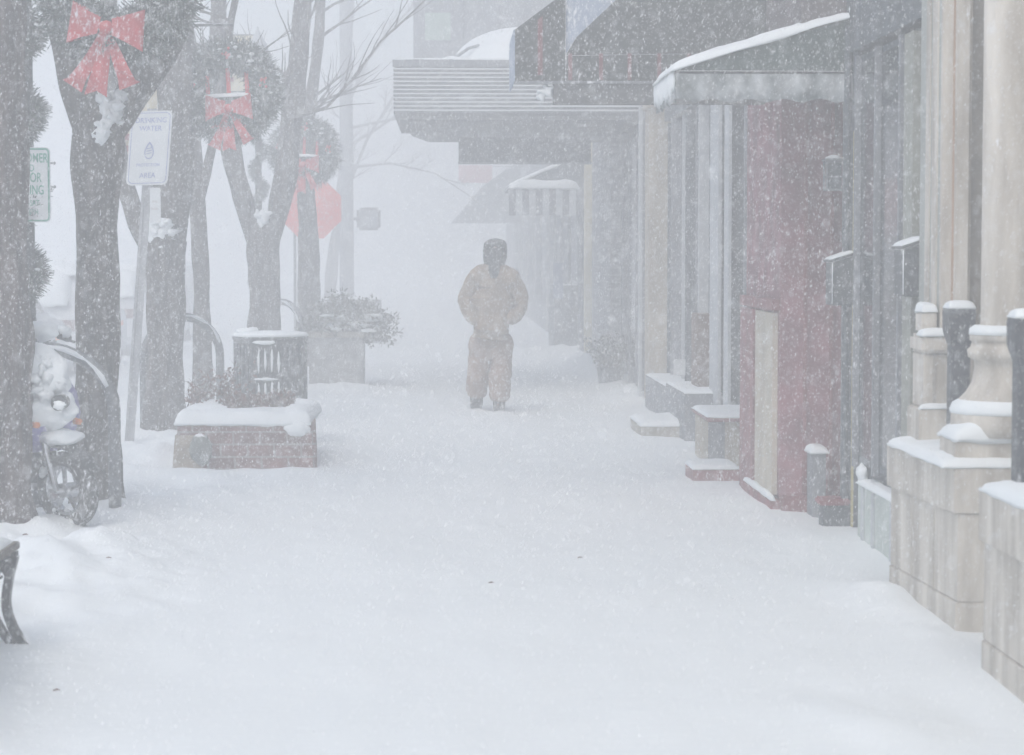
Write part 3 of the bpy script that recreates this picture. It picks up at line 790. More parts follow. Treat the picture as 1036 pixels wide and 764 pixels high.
mb = MB(); mb.snow(xl - .01, xr - .035, Y - .015, Y + 1.5, zt, .095, over=.005, nx=40, ny=30, p=14, rag=.3, seed=2); mb.build('snow_cap', M_snow, t, smooth=True)
mb = MB(); mb.lump((xr - .13, Y - .01, zt - .045), (.09, .035, .055), 3, .2, seed=2); mb.build('snow_clump', M_snow, t, smooth=True)
c = P(203, 455, Y - .1)
mb = MB(); mb.lump((c.x, Y - .06, c.z), (.08, .06, .12), 3, .15, seed=9); o = mb.build('boulder', mat('grey_rock', (.15, .165, .15), .9, .25, 9, frost=.35, top=.1), None, origin=(c.x, Y - .06, 0), smooth=True)
tag(o, 'rounded grey-green stone leaning on the left corner of the brick planter', 'rock')
# dry plants in the planter
def plant(name, label, cx, cy, z, n, hh, sp, mat_, leafy, parent=None):
    t = thing(name, (cx, cy, z), label, 'plant')
    st = MB(); lf = MB()
    for _ in range(n):
        x, y = cx + uni(-sp, sp), cy + uni(-.25, .25); p = Vector((x, y, z)); d = Vector((uni(-.5, .5), uni(-.5, .5), 1)).normalized(); L_ = uni(.4, 1) * hh
        pts = [p.copy()]
        for k in range(5):
            d = (d + Vector((uni(-.3, .3), uni(-.3, .3), uni(-.1, .1)))).normalized(); p = p + d * L_ / 5; pts.append(p.copy())
            if k > 1 and U01() < .7:
                q = p + Vector((uni(-1, 1), uni(-1, 1), uni(0, 1))).normalized() * .07; st.tube([p, q], [.002, .001], 3, cap=False)
            for _ in range(leafy):
                e = Vector((uni(-1, 1), uni(-1, 1), uni(-.6, 1))); lf.blade(p + e * .02, e, uni(.006, .013), uni(.02, .045))
        st.tube(pts, [.004 - .0005 * k for k in range(6)], 4, cap=False)
    st.build('stems', M_twig, t, fixn=False); lf.build('leaves', mat_, t, fixn=False)
    return t
plant('dry_shrub', 'low dead reddish shrub poking from the snow before the trash can', PX(262, Y + .5), Y + .55, zt + .05, 90, .13, .26, M_leaf, 5)
plant('dry_shrub', 'taller thin dry stems by the left side of the trash can', PX(231, Y + .9), Y + .95, zt + .05, 26, .38, .07, M_leaf, 2)
plant('dry_shrub', 'sparse dead twigs at the left rear of the brick planter beside the bike rack', PX(197, Y + 1.1), Y + 1.15, zt + .03, 22, .28, .09, M_leaf, 2)
# bin
Y = 19.2; c = P(274, 420, Y); r = 36.5 * Y / FPX; z1 = PZ(341, Y, 274)
t = thing('trash_can', (c.x, Y, 0), 'round dark slatted trash can with flat snow lid behind the brick planter', 'trash can')
mb = MB(); mb.lathe([(r - .012, -.05), (r - .012, z1 - .02), (r - .05, z1 - .01)], (c.x, Y, 0), 48); mb.build('liner', M_bin, t, smooth=False)
mb = MB()
for z in (.06, z1 - .05): mb.lathe([(r - .01, z), (r + .004, z), (r + .004, z + .045), (r - .01, z + .045)], (c.x, Y, 0), 48)
mb.build('band', M_bin, t)
for k in range(40):
    a = 2 * math.pi * k / 40; mb = MB()
    dx, dy = math.cos(a), math.sin(a); px_, py_ = -dy * .016, dx * .016
    q = Vector((c.x + dx * (r - .006), Y + dy * (r - .006), .1)); e = Vector((dx, dy, 0)) * .01
    mb.prism([q + Vector((px_, py_, 0)), q - Vector((px_, py_, 0)), q - Vector((px_, py_, 0)) + e, q + Vector((px_, py_, 0)) + e], (0, 0, z1 - .15)); mb.build('slat', M_bin, t)
mb = MB()
for i in range(4):
    for j, (za, zb) in enumerate(((.60, .84), (.40, .56), (.20, .36))):
        x = c.x + (-.055 + .055 * i) - .02; y = Y - math.sqrt(max(0, r * r - (x - c.x) ** 2)) - .006
        mb.lump((x, y, (za + zb) / 2 + uni(-.01, .01)), (.010, .008, (zb - za) / 2 * uni(.75, 1)), 2, .2, seed=i + j)
for z in (.57, .385): mb.lump((c.x - .01, Y - r - .006, z), (.11, .008, .014), 2, .3, seed=z)
mb.lump((c.x - .02, Y - r - .004, .875), (.10, .01, .02), 2, .2)
mb.build('packed_snow', M_snow, t, smooth=True)
mb = MB(); mb.lathe([(r + .01, z1 - .02), (r + .018, z1), (r + .01, z1 + .01), (.05, z1 + .012)], (c.x, Y, 0), 48); mb.build('lid', M_bin, t)
mb = MB(); mb.lathe([(r + .012, z1 + .008), (r + .02, z1 + .022), (r - .01, z1 + .04), (r * .6, z1 + .05), (.02, z1 + .055)], (c.x, Y, 0), 40); mb.lump((c.x - .18, Y, z1 + .05), (.1, .1, .03), 3, .2); mb.build('snow_cap', M_snow, t, smooth=True)
# far planter
Y = 27.4; x0, x1 = PX(312, Y), PX(367, Y); z1 = PZ(336, Y, 340)
t = thing('square_planter', ((x0 + x1) / 2, Y, 0), 'pale square concrete planter with a bushy snow-dusted shrub', 'planter')
mb = MB(); mb.box(x0, x1, Y, Y + .75, -.1, z1 - .07, .02); mb.build('tub', mat('grey_concrete', (.26, .265, .26), .9, .25, 8, frost=.3), t)
mb = MB(); mb.box(x0 - .02, x1 + .02, Y - .02, Y + .77, z1 - .067, z1, .015); mb.build('rim', M_conc, t)
Xc = PX(348, Y)
t = thing('evergreen_shrub', (Xc, Y + .35, z1), 'bushy shrub spilling over the square concrete planter', 'shrub')
mb = MB(); lf = MB()
for i in range(100):
    a = uni(0, 6.28); d = Vector((math.cos(a) * 1.0, math.sin(a) * .6, uni(.1, 1.5))).normalized(); p = Vector((Xc + uni(-.15, .15), Y + .35 + uni(-.15, .15), z1)); pts = [p.copy()]
    for k in range(6):
        d = (d + Vector((uni(-.2, .2), uni(-.2, .2), -.13))).normalized(); p = p + d * .085; pts.append(p.copy())
        for _ in range(11):
            e = Vector((uni(-1, 1), uni(-1, 1), uni(-1, 1))); lf.blade(p + e * .04, e, uni(.008, .016), uni(.03, .06))
    mb.tube(pts, .005, 4, cap=False)
mb.build('stems', M_twig, t, fixn=False); lf.build('foliage', mat('shrub_leaf', (.07, .075, .05), .9, .4, 10, frost=.4), t, fixn=False)
mb = MB()
for i in range(26): mb.lump((Xc + uni(-.25, .5), Y + uni(-.1, .4), z1 + uni(.02, .22)), (uni(.05, .12), .07, uni(.015, .03)), 2, .35, seed=i)
mb.build('snow_cap', M_snow, t, smooth=True)
# utility cabinet
Y = 41.; x0, x1 = PX(326, Y), PX(385, Y); z1 = PZ(300, Y, 350)
t = thing('utility_cabinet', ((x0 + x1) / 2, Y, 0), 'very faint flat-topped grey cabinet behind the shrub in the square planter', 'cabinet')
mb = MB(); mb.box(x0, x1, Y, Y + .5, -.1, z1 - .05, .02); mb.build('body', M_grey, t)
for k in (0, 1):
    mb = MB(); w = (x1 - x0) / 2; mb.box(x0 + .03 + w * k, x0 + w - .02 + w * k, Y - .015, Y - .003, .1, z1 - .12, .004); mb.build('door', M_lgrey, t)
mb = MB(); mb.snow(x0, x1, Y, Y + .5, z1 - .05, .02); mb.build('snow_cap', M_snow, t, smooth=True)
# traffic signal pole
Y = 46.; c = P(351, 300, Y)
t = thing('signal_pole', (c.x, Y, 0), 'tall faint pole with a dark pedestrian signal box on its right', 'signal pole')
mb = MB(); mb.lathe([(.2, -.1), (.2, .25), (.15, .3), (.135, 3.5), (.125, 7.2), (.02, 7.25)], (c.x, Y, 0), 20); mb.build('pole', M_grey, t, smooth=True)
a, b = P(361, 210, Y), P(385, 233, Y)
mb = MB(); mb.box(a.x, b.x, Y - .12, Y + .12, b.z, a.z, .05); hsg = mb.build('signal_head', M_black, t)
mb = MB(); mb.box(a.x + .06, b.x - .06, Y - .17, Y - .115, b.z + .06, a.z - .06, .01); mb.build('lens', M_grey, hsg)
mb = MB(); mb.box(c.x + .1, a.x + .02, Y - .03, Y + .03, (a.z + b.z) / 2 - .03, (a.z + b.z) / 2 + .03); mb.build('bracket', M_black, t)

# ------------------------------------------------------------------ parked cars
def make_car(X1, Y0):
    """right side at X1, rear nearest to the camera at Y0"""
    wd = 1.78; L_ = 4.6; X0 = X1 - wd; z0 = -.12
    t = thing('parked_car', (X1, Y0, z0), 'x', 'car', 'snow-covered cars parked along the kerb')
    prof = [(0, .35), (.02, .75), (.08, .98), (.45, 1.32), (1.0, 1.48), (2.2, 1.50), (2.85, 1.30), (3.35, .98), (4.3, .86), (4.55, .7), (4.6, .38), (4.4, .24), (.15, .24)]
    mb = MB(); rows = []
    for (x, inset, zz) in ((X0, .07, 0), (X0 + .10, 0, 0), (X1 - .10, 0, 0), (X1, .07, 0)):
        rows.append([mb.v((x + ((.13 if x < X0 + .5 else -.13) if z > 1.0 and inset else 0), Y0 + y, z0 + z - (inset * .6 if z > .9 else 0))) for y, z in prof])
    n = len(prof)
    for i in range(3):
        for k in range(n): mb.face([rows[i][k], rows[i][(k + 1) % n], rows[i + 1][(k + 1) % n], rows[i + 1][k]])
    mb.face(rows[0]); mb.face(rows[3][::-1]); mb.build('body', M_carw, t)
    for sx, x in ((1, X1), (-1, X0)):
        for (ya, yb) in ((.55, 1.45), (1.55, 2.6)):
            mb = MB(); zt = 1.36
            q = [(x + sx * .004, Y0 + ya - (.0), z0 + 1.0), (x + sx * .004, Y0 + yb + (.3 if yb > 2 else 0), z0 + 1.0), (x - sx * .115, Y0 + yb, z0 + zt), (x - sx * .115, Y0 + ya + .15, z0 + zt)]
            mb.prism(q, (sx * .006, 0, .004)); mb.build('side_window', M_cargl, t)
    mb = MB(); mb.prism([(X0 + .22, Y0 + .13, z0 + 1.04), (X1 - .22, Y0 + .13, z0 + 1.04), (X1 - .28, Y0 + .42, z0 + 1.32), (X0 + .28, Y0 + .42, z0 + 1.32)], (0, -.02, .02)); mb.build('rear_window', M_cargl, t)
    for x in (X0 + .05, X1 - .37):
        mb = MB(); mb.box(x, x + .32, Y0 - .012, Y0 + .1, z0 + .66, z0 + .82, .01); mb.build('tail_light', mat('tail_lens', (.13, .05, .045), .4, .1, frost=.5), t)
    mb = MB(); mb.box(X1 - .01, X1 + .012, Y0 + 3.75, Y0 + 4.1, z0 + .62, z0 + .70, .003); mb.build('side_marker', M_orange, t)
    for y in (.85, 3.7):
        for x in (X0 + .1, X1 - .1):
            w = MB(); w.tube([(x - .1, Y0 + y, z0 + .32), (x + .1, Y0 + y, z0 + .32)], .32, 24); tw = w.build('wheel', M_tyre, t)
            w = MB(); w.tube([(x - .112, Y0 + y, z0 + .32), (x + .112, Y0 + y, z0 + .32)], .19, 16); w.build('rim', M_chrome, tw)
    mb = MB(); mb.snow(X0 + .14, X1 - .14, Y0 + .5, Y0 + 2.75, z0 + 1.46, .16, nx=16, ny=16, seed=1); mb.snow(X0 + .1, X1 - .1, Y0 + 3.3, Y0 + 4.45, z0 + .88, .13, nx=14, ny=14); mb.snow(X0 + .2, X1 - .2, Y0 + .0, Y0 + .5, z0 + 1.05, .2, nx=14, ny=8, slope=(0, .55))
    mb.build('snow_cover', M_snow, t, smooth=True)
    return t
cars = [(-5.0, 25.6, 'snow-buried car seen between the brown trunk and the forked grey tree'), (-5.05, 31.7, 'snow-buried car with orange side marker seen just left of the leaning sign post'),
        (-5.0, 38.2, 'snow-buried car showing beside the slim tree trunk'), (-5.1, 44.8, 'faintest snow-buried car, seen left of the tree behind the trash can')]
c0 = make_car(cars[0][0], cars[0][1])
for i, (x, y, lb) in enumerate(cars):
    o = c0 if i == 0 else copy_tree(c0); o.location = (x, y, -.12); o['label'] = lb


# ------------------------------------------------------------------ buildings on the right
def bx(name, m, par, x0, x1, y0, y1, z0, z1, bev=0.):
    mb = MB(); mb.box(x0, x1, y0, y1, z0, z1, bev); return mb.build(name, m, par)
def cap(par, x0, x1, y0, y1, z, t, **k):
    mb = MB(); mb.snow(x0, x1, y0, y1, z, t, **k); return mb.build('snow_cap', M_snow, par, smooth=True)

# limestone building, nearest
B = thing('stone_building', (2.6, 9, 0), 'cream limestone building with column and pilaster on snow-capped pedestal blocks', 'building')
bx('wall', M_stone, B, 2.80, 7, 2, 10.9, -.2, 7.4)
XW = 2.8
# pedestal 1 and 2
for (y0, y1, xn, xfv, zt) in ((9.44, 10.62, PX(967, 9.44) + .022, PX(899, 10.62) + .022, .715), (6.6, 8.52, PX(993, 8.52) + .03, PX(993, 8.52) + .022, .72)):
    for (za, zb, gx, nm) in ((-.15, .14, .0, 'plinth_course'), (.141, zt - .201, .0, 'pedestal_block'), (zt - .20, zt, -.02, 'cap_course')):
        g_ = .006 if nm == 'plinth_course' else 0
        mb = MB(); pts = [(xn + gx - g_, y0 - g_ * 0 + gx * .5, za), (2.79, y0 + gx * .5, za), (2.79, y1 - gx * .5, za), (xfv + gx - g_, y1 - gx * .5, za)]
        mb.prism(pts, (0, 0, zb - za))
        bmesh.ops.bevel(mb.bm, geom=mb.bm.edges[:], offset=.004, segments=2, affect='EDGES')
        mb.build(nm, M_stone, B)
    mb = MB()
    for f in (.33, .66):
        y = y0 + (y1 - y0) * f; x = xn + (xfv - xn) * f
        mb.box(x - .003, x + .02, y - .003, y + .003, .0, zt - .22)
    mb.build('joint', M_seam, B)
    cap(B, min(xn, xfv) - .022, 2.78, y0 - .012, y1 - .01, zt + .001, .045, nx=30, ny=30, over=.003, p=10, seed=y0)
# column with its plinth on pedestal 1; another on pedestal 2
CX = [(2.42, 9.66), (2.43, 8.10)]
fz = lambda q: .83 + (q - .88) * .9
for i, (cx_, cy_) in enumerate(CX):
    hw = .275
    bx('column_plinth', M_stone, B, cx_ - hw, 2.79, cy_ - .19, cy_ + .12, .716, .83, .01)
    cap(B, cx_ - hw, 2.78, cy_ - .19, cy_ + .12, .831, .10, nx=20, ny=16, over=.006, p=2.6, seed=cx_ + i)
    k = MB(); k.lathe([(q_, fz(z_) if z_ < 2 else z_) for q_, z_ in [(.24, .88), (.25, .93), (.248, .985), (.235, 1.005), (.235, 1.03), (.19, 1.08), (.162, 1.13), (.15, 1.2), (.153, 1.235), (.178, 1.25), (.183, 1.285), (.168, 1.30), (.162, 1.325), (.172, 1.33), (.172, 1.36), (.135, 1.385), (.126, 1.42), (.124, 7.0)]], (cx_, cy_, 0), 48)
    k.build('column', M_stone, B, smooth=True)
    k = MB(); k.lathe([(.250, fz(.985)), (.256, fz(1.0)), (.243, fz(1.035)), (.20, fz(1.06))], (cx_, cy_, 0), 40); k.build('snow_rim', M_snow, B, smooth=True)
    k = MB(); k.lathe([(.176, fz(1.358)), (.174, fz(1.385)), (.155, fz(1.402)), (.125, fz(1.404))], (cx_, cy_, 0), 40)
    k.build('snow_rim', M_snow, B, smooth=True)
# pilaster group at the far end
yP = 10.42
def strip(pa, pb, y0, y1, m, nm='pilaster', z0=1.236, z1=7.2):
    return bx(nm, m, B, PX(pa, y0), PX(pb, y0), y0, y1, z0, z1)
xa = 2.275
for k, (dx, y0, y1) in enumerate(((0, 10.66, 10.74), (.012, 10.60, 10.657), (.0, 10.50, 10.597), (.02, 10.455, 10.497), (.008, 10.42, 10.452))):
    bx('moulding', M_stone, B, xa + dx, 2.42, y0, y1, 1.236, 7.2)
strip(966.5, 979, 10.36, 10.9, M_stone)
strip(951, 963.5, 10.44, 10.9, mat('window_reveal', (.34, .36, .33), .5, .1, 4, frost=.1), 'window_reveal')
strip(963.5, 966.5, 10.40, 10.9, mat('copper_edge', (.42, .28, .19), .6, .1), 'edge_strip')
strip(978.5, 1045, 10.55, 10.9, M_stone_shade, 'recess')  # shade behind the column is painted in by the darker stone
# pilaster base
bx('pilaster_base', M_stone, B, PX(919, 10.58), 2.5, 10.30, 10.58, .716, .90, .008)
bx('pilaster_base', M_stone, B, PX(924, 10.58), 2.5, 10.32, 10.57, .902, 1.15, .006)
bx('base_moulding', M_stone, B, PX(921, 10.58), 2.5, 10.29, 10.58, 1.152, 1.235, .015)
bx('base_groove', M_stone_shade, B, PX(924, 10.58) + .04, PX(924, 10.58) + .055, 10.314, 10.3195, .91, 1.145)  # thin dark strip on the face, painting the shade of a groove
bx('base_block', M_stone, B, 2.20, 2.27, 10.42, 10.58, 1.237, 1.34, .012)
cap(B, 2.20, 2.27, 10.42, 10.58, 1.341, .035, over=.002)
cap(B, PX(921, 10.58), 2.48, 10.29, 10.42, 1.236, .03, over=.002, nx=20, ny=8)
cap(B, PX(919, 10.58), 2.48, 10.30, 10.325, .901, .02, over=.0, nx=20, ny=4)
# iron posts standing on the pedestals
posts = [(PX(971, 10.0), 10.0, 'dark flared iron post standing between pilaster base and column base'), (PX(1041, 9.05 - .35), 8.42, 'dark flared iron post cut by the right frame edge, on the nearer pedestal')]
px_, py_, lb = posts[0]
pt_ = thing('iron_post', (px_, py_, .715), lb, 'post', 'iron posts on the stone pedestals')
mb = MB(); z = .715
A = [(.050, 0), (.042, .02), (.042, .49), (.050, .515), (.059, .545), (.061, .635), (.056, .655)]
rows = [[mb.v((px_ + sx * r, py_ + sy * r * 1.1, z + zz)) for sx, sy in ((-1, -1), (1, -1), (1, 1), (-1, 1))] for r, zz in A]
for i in range(len(rows) - 1):
    for j in range(4): mb.face([rows[i][j], rows[i][(j + 1) % 4], rows[i + 1][(j + 1) % 4], rows[i + 1][j]])
mb.face(rows[0][::-1]); mb.face(rows[-1]); bmesh.ops.bevel(mb.bm, geom=mb.bm.edges[:], offset=.004, segments=2, affect='EDGES')
mb.build('shaft', M_post, pt_)
mb = MB(); mb.snow(px_ - .056, px_ + .056, py_ - .06, py_ + .06, z + .655, .028, over=.004, nx=10, ny=10, p=4); mb.build('snow_cap', M_snow, pt_, smooth=True)
p2 = copy_tree(pt_); p2.location = (PX(1040, 8.3), 8.3, .72); p2['label'] = posts[1][2]

# building 2 : dark glazed shop with pale green bulkhead
X2 = 2.33
B = thing('glass_shopfront', (X2, 12, 0), 'dark blue-grey glazed shopfront with pale green bulkhead beside the stone building', 'building')
bx('wall', M_dark, B, X2 + .10, 7, 10.92, 13.1, -.2, 6.6)
bx('fascia', M_dark, B, X2 - .02, X2 + .1, 10.95, 13.1, 2.75, 6.6)
bx('end_wall', M_dark, B, X2 + .0, X2 + .1, 12.86, 13.1, -.2, 2.748)
for (ya, yb) in ((10.98, 11.55), (11.62, 12.2), (12.27, 12.8)):
    w = bx('window', M_lgrey if False else M_dark, B, X2 + .02, X2 + .097, ya, yb, .42, 2.72)
    bx('pane', M_glass, w, X2 + .012, X2 + .018, ya + .04, yb - .04, .47, 2.68)
for y in (11.0, 11.58, 12.235, 12.83): bx('mullion', M_grey, B, X2 - .015, X2 + .018, y - .02, y + .02, .4, 2.72)
bx('window_reveal', mat('greenish_pier', (.27, .28, .24), .8, .15, 4, frost=.3), B, X2 - .03, X2 + .01, 11.16, 11.38, .3, 2.7)
bk = bx('bulkhead', M_pgreen, B, X2 - .04, X2 + .02, 10.95, 12.5, -.1, .34)
for y in (11.0, 11.5, 12.0, 12.3): bx('panel_rib', M_lgrey, bk, X2 - .052, X2 - .041, y, y + .05, -.05, .33)
cap(B, X2 - .045, X2 + .03, 10.95, 12.5, .342, .03, ny=30, nx=6, over=.008)
bx('edge_strip', M_yellow, B, X2 - .012, X2 - .0005, 12.86, 12.885, .05, 2.3)
bx('pier_base', M_dark, B, 2.17, X2 - .002, 12.95, 13.1, -.1, .16, .01)
bx('pier_base_trim', M_redt, B, 2.15, X2 - .003, 12.93, 13.12, .162, .20, .01)
mb = MB(); mb.tube([(X2 - .03, 12.98, .1), (X2 - .03, 12.98, 2.9)], .02, 8); mb.build('downpipe', M_dark, B)
mb = MB()
mb.lump((X2 - .02, 12.5, .39), (.03, .07, .06), 2, .3)
mb.build('stuck_snow', M_snow, B, smooth=True)
def mailbox(x1, y, z0, w, h, label, d=.24):
    t = thing('wall_mailbox', (x1, y, z0), label, 'mailbox', 'slant-topped boxes on the dark shopfront')
    mb = MB(); mb.prism([(x1 - w, y, z0), (x1, y, z0), (x1, y, z0 + h), (x1 - w, y, z0 + h * .86)], (0, d, 0)); bmesh.ops.bevel(mb.bm, geom=mb.bm.edges[:], offset=.004, segments=1, affect='EDGES'); b = mb.build('body', M_box, t)
    mb = MB(); mb.prism([(x1 - w - .012, y - .01, z0 + h * .86), (x1 + .0, y - .01, z0 + h), (x1 + .0, y - .01, z0 + h + .014), (x1 - w - .012, y - .01, z0 + h * .86 + .014)], (0, d + .02, 0)); mb.build('lid', M_box, t)
    mb = MB(); mb.snow(x1 - w - .01, x1 - .005, y - .005, y + d, z0 + h * .86 + .016, .012, over=.0, nx=8, ny=10, slope=(h * .14 / w, 0)); mb.tube([(x1 - w - .004, y - .006, z0 + .01), (x1 - w - .004, y - .006, z0 + h * .84)], .003, 6); mb.build('snow_cap', M_snow, t, smooth=True)
a, b = P(914, 300, 10.95), P(935, 244, 10.95); mailbox(X2 - .003, 10.96, a.z, .105, b.z - a.z, 'slant-topped dark wall box tucked right beside the stone building')
a, b = P(848, 309, 12.9), P(870, 258, 12.9); mailbox(X2 - .001, 12.87, a.z, .125, b.z - a.z, 'slant-topped dark wall box at the yellow strip next to the red wall')

# building 3 : red
XR = 2.02
B = thing('red_building', (2.3, 14.7, 0), 'dark red painted shop with beige side panel and snowy red skirting', 'building')
bx('wall', M_redw, B, PX(790, 13.85), 7, 13.85, 15.42, -.2, 2.74)
bx('recess_wall', M_redw, B, 2.62, 7, 13.11, 13.84, -.2, 2.74)
bx('upper_wall', mat('upper_cladding', (.12, .10, .105), .85, .25, 5, frost=.3), B, PX(790, 13.85), 7, 13.11, 15.42, 2.745, 6.2)
xs = PX(790, 13.85)
bx('side_panel', M_beige, B, xs - .035, xs - .002, 13.94, 14.72, .12, PZ(316, 14.2))
bx('panel_frame', M_redt, B, xs - .045, xs - .002, 14.74, 15.40, -.1, 1.25)
bx('panel_frame', M_redt, B, xs - .048, xs - .003, 13.87, 15.41, 1.262 + .0, 1.33)
bx('skirting', M_redt, B, xs - .06, xs - .001, 13.80, 15.2, -.1, .10, .01)
bx('skirting', M_redt, B, xs + .0, 2.40, 13.75, 13.848, -.1, .13, .01)
for x in (xs + .14, xs + .30, xs + .43): bx('wall_batten', M_redt, B, x, x + .02, 13.825, 13.849, .14, 2.73)
cap(B, xs - .06, xs - .03, 13.8, 15.1, .101, .03, over=.0, nx=5, ny=30)
bx('door_jamb', M_grey, B, 2.42, 2.47, 13.72, 13.82, -.1, 2.74)
sb = bx('low_box', M_grey, B, 2.20, 2.28, 13.5, 13.72, -.1, .42, .01)
mb = MB(); mb.snow(2.20, 2.28, 13.5, 13.72, .42, .04, nx=8, ny=8, p=3); mb.build('snow_cap', M_snow, sb, smooth=True)
st = thing('red_step', (1.88, 15.9, 0), 'low red doorstep jutting onto the sidewalk past the beige panel', 'step')
bx('step_block', M_redt, st, PX(702, 15.75), 2.06, 15.75, 16.25, -.1, PZ(475, 15.75), .012)
cap(st, PX(702, 15.75), 2.05, 15.75, 16.25, PZ(475, 15.75) + .001, .035, over=.004)
# lantern
a, b = P(835, 193, 13.3), P(852, 160, 13.3)
t = thing('wall_lantern', (b.x, 13.3, a.z), 'small square wall lantern with snow on its cap against the red wall', 'lantern')
cxn = (a.x + b.x) / 2; hw = (b.x - a.x) / 2
mb = MB()
for sx in (-1, 1):
    for sy in (-1, 1): mb.box(cxn + sx * hw - .006, cxn + sx * hw + .006, 13.3 + sy * hw - .006, 13.3 + sy * hw + .006, a.z, b.z - .02)
for z in (a.z, a.z + .075, b.z - .03): 
    mb.box(cxn - hw, cxn + hw, 13.3 - hw, 13.3 + hw, z, z + .01)
mb.prism([(cxn - hw - .012, 13.3 - hw - .012, b.z - .018), (cxn + hw + .012, 13.3 - hw - .012, b.z - .018), (cxn + hw + .012, 13.3 + hw + .012, b.z - .018), (cxn - hw - .012, 13.3 + hw + .012, b.z - .018)], (0, 0, .012))
mb.build('frame', M_grey, t)
mb = MB(); mb.box(cxn - hw + .01, cxn + hw - .01, 13.3 - hw + .01, 13.3 + hw - .01, a.z + .012, b.z - .032); mb.build('glass', M_dark, t)
mb = MB(); mb.lump((cxn, 13.3, b.z), (hw * 1.05, hw, .02), 2, .2); mb.build('snow_cap', M_snow, t, smooth=True)
mb = MB(); mb.box(b.x, 2.63, 13.295, 13.305, b.z - .05, b.z - .04); mb.build('bracket', M_grey, t)

# building 4 : grey shop with mullions, Y 15.7 - 23.9
X4 = 2.36
B = thing('grey_shopfront', (X4, 20, 0), 'long grey shopfront with tall thin mullions and a brown wooden door panel', 'building')
bx('wall', M_grey, B, X4 + .12, 7, 15.44, 24.0, -.2, 6.4)
bx('fascia', M_dark, B, X4 - .05, X4 + .12, 15.45, 23.95, 3.0, 6.4)
ys = [15.9, 16.9, 17.75, 18.3, 18.75, 19.5, 20.1, 20.6, 21.2, 21.7, 22.4, 23.1, 23.85]
for i, y in enumerate(ys):
    m = M_lgrey if i % 3 == 1 else (M_grey if i % 3 else M_dark)
    bx('mullion', m, B, X4 - (.06 if i % 2 else .02), X4 + .11, y - .035, y + .035, .05, 2.98)
for i in range(len(ys) - 1):
    w = bx('window', M_dark, B, X4 + .06, X4 + .117, ys[i] + .04, ys[i + 1] - .04, .45, 2.95)
    bx('pane', M_glass, w, X4 + .05, X4 + .057, ys[i] + .08, ys[i + 1] - .08, .5, 2.9)
xx = PX(706, 19.9); x2_ = PX(726, 19.9)
bx('wooden_panel', M_brown, B, xx, x2_, 19.9, 20.4, -.05, PZ(318, 19.9), .008)
xx = PX(690, 19.2)
bx('door_frame', M_lgrey, B, PX(726.5, 19.0), PX(730, 19.0), 19.0, 19.6, -.05, 2.95)
bx('door_frame', M_lgrey, B, PX(737, 18.2), PX(740, 18.2), 18.2, 18.5, -.05, 2.95)
bx('window_notice', M_signw, B, PX(682, 21.5), PX(694, 21.5), 21.5, 21.51, PZ(380, 21.5), PZ(364, 21.5))
b1 = bx('bulkhead', M_tanp, B, PX(719, 16.8), X4 + .05, 16.8, 17.8, -.1, .36, .01)
bx('bulkhead_cap', M_redt, b1, PX(716, 16.8), X4 + .05, 16.76, 17.84, .362, .40, .01)
mb = MB(); mb.box(PX(719, 16.8) - .012, PX(734, 16.8), 16.785, 16.797, -.1, .36); mb.build('bulkhead_panel', M_grey, b1)
cap(b1, PX(716, 16.8), X4, 16.76, 17.84, .401, .03, over=.002)
bx('bulkhead', M_grey, B, PX(690, 19.6), X4 + .05, 19.3, 21.0, -.1, .42, .01)
bx('bulkhead', M_grey, B, PX(672, 21.6), X4 + .05, 21.3, 23.6, -.1, .36, .01)
cap(B, PX(690, 19.6), X4 + .04, 19.3, 21.0, .421, .02, over=.0)
cap(B, PX(672, 21.6), X4 + .04, 21.3, 23.6, .361, .02, over=.0)
bx('pillar', M_tanp, B, PX(656.5, 24.0), X4 + .1, 24.02, 24.5, -.2, 3.14, .01)
bx('pillar_cap', M_tanp, B, PX(654, 24.0), X4 + .1, 23.96, 24.55, 3.142, 3.3, .01)
bx('pillar_edge', M_lgrey, B, PX(680, 24.0), PX(682.5, 24.0), 23.98, 24.018, -.1, 3.13)
st = thing('stone_step', (1.9, 19.8, 0), 'low grey stone doorstep jutting onto the sidewalk from the grey shopfront', 'step')
bx('step_block', M_conc, st, PX(649, 19.75), PX(708, 19.75), 19.75, 20.9, -.1, PZ(431, 19.75), .012)
cap(st, PX(649, 19.75), PX(707, 19.75), 19.75, 20.9, PZ(431, 19.75) + .001, .05, over=.004, p=4)

# building 5 and 6, 7
B = thing('theatre_building', (2.15, 29, 0), 'dark recessed storefront with ribbed brick pier under the flat ribbed canopy', 'building')
bx('wall', M_dark, B, 2.25, 7, 24.56, 33., -.2, 7.)
bx('white_strip', M_lgrey, B, PX(646, 24.7), PX(649, 24.7), 24.6, 24.75, -.1, 3.2)
bx('mullion', M_grey, B, 2.14, 2.25, 25.0, 25.2, -.1, 3.2)
for y in (25.9, 27.0, 28.0): 
    bx('door_frame', M_grey, B, 2.18, 2.25, y, y + .08, -.1, 3.1)
for (ya, yb) in ((25.25, 25.85), (26.0, 26.95), (27.1, 27.95)): bx('pane', M_glass, B, 2.2, 2.245, ya, yb, .3, 3.0)
mb = MB(); mb.box(2.06, 2.26, 28.3, 31.6, -.2, 3.3); mb.build('brick_pier', mat('pale_brick', (.33, .34, .36), .9, .2, 6, frost=.2, brick=(.22, .09, .012, (.37, .38, .39))), B)
bx('cream_pilaster', M_cream, B, PX(592, 32.5), PX(599, 32.5), 32.5, 32.8, -.1, 3.3)
B = thing('far_shop', (2.15, 39, 0), 'faded blue-grey shop doors beyond the brick pier, mostly lost in the blowing snow', 'building')
bx('wall', M_grey, B, 2.2, 7, 33.02, 47., -.2, 7.2)
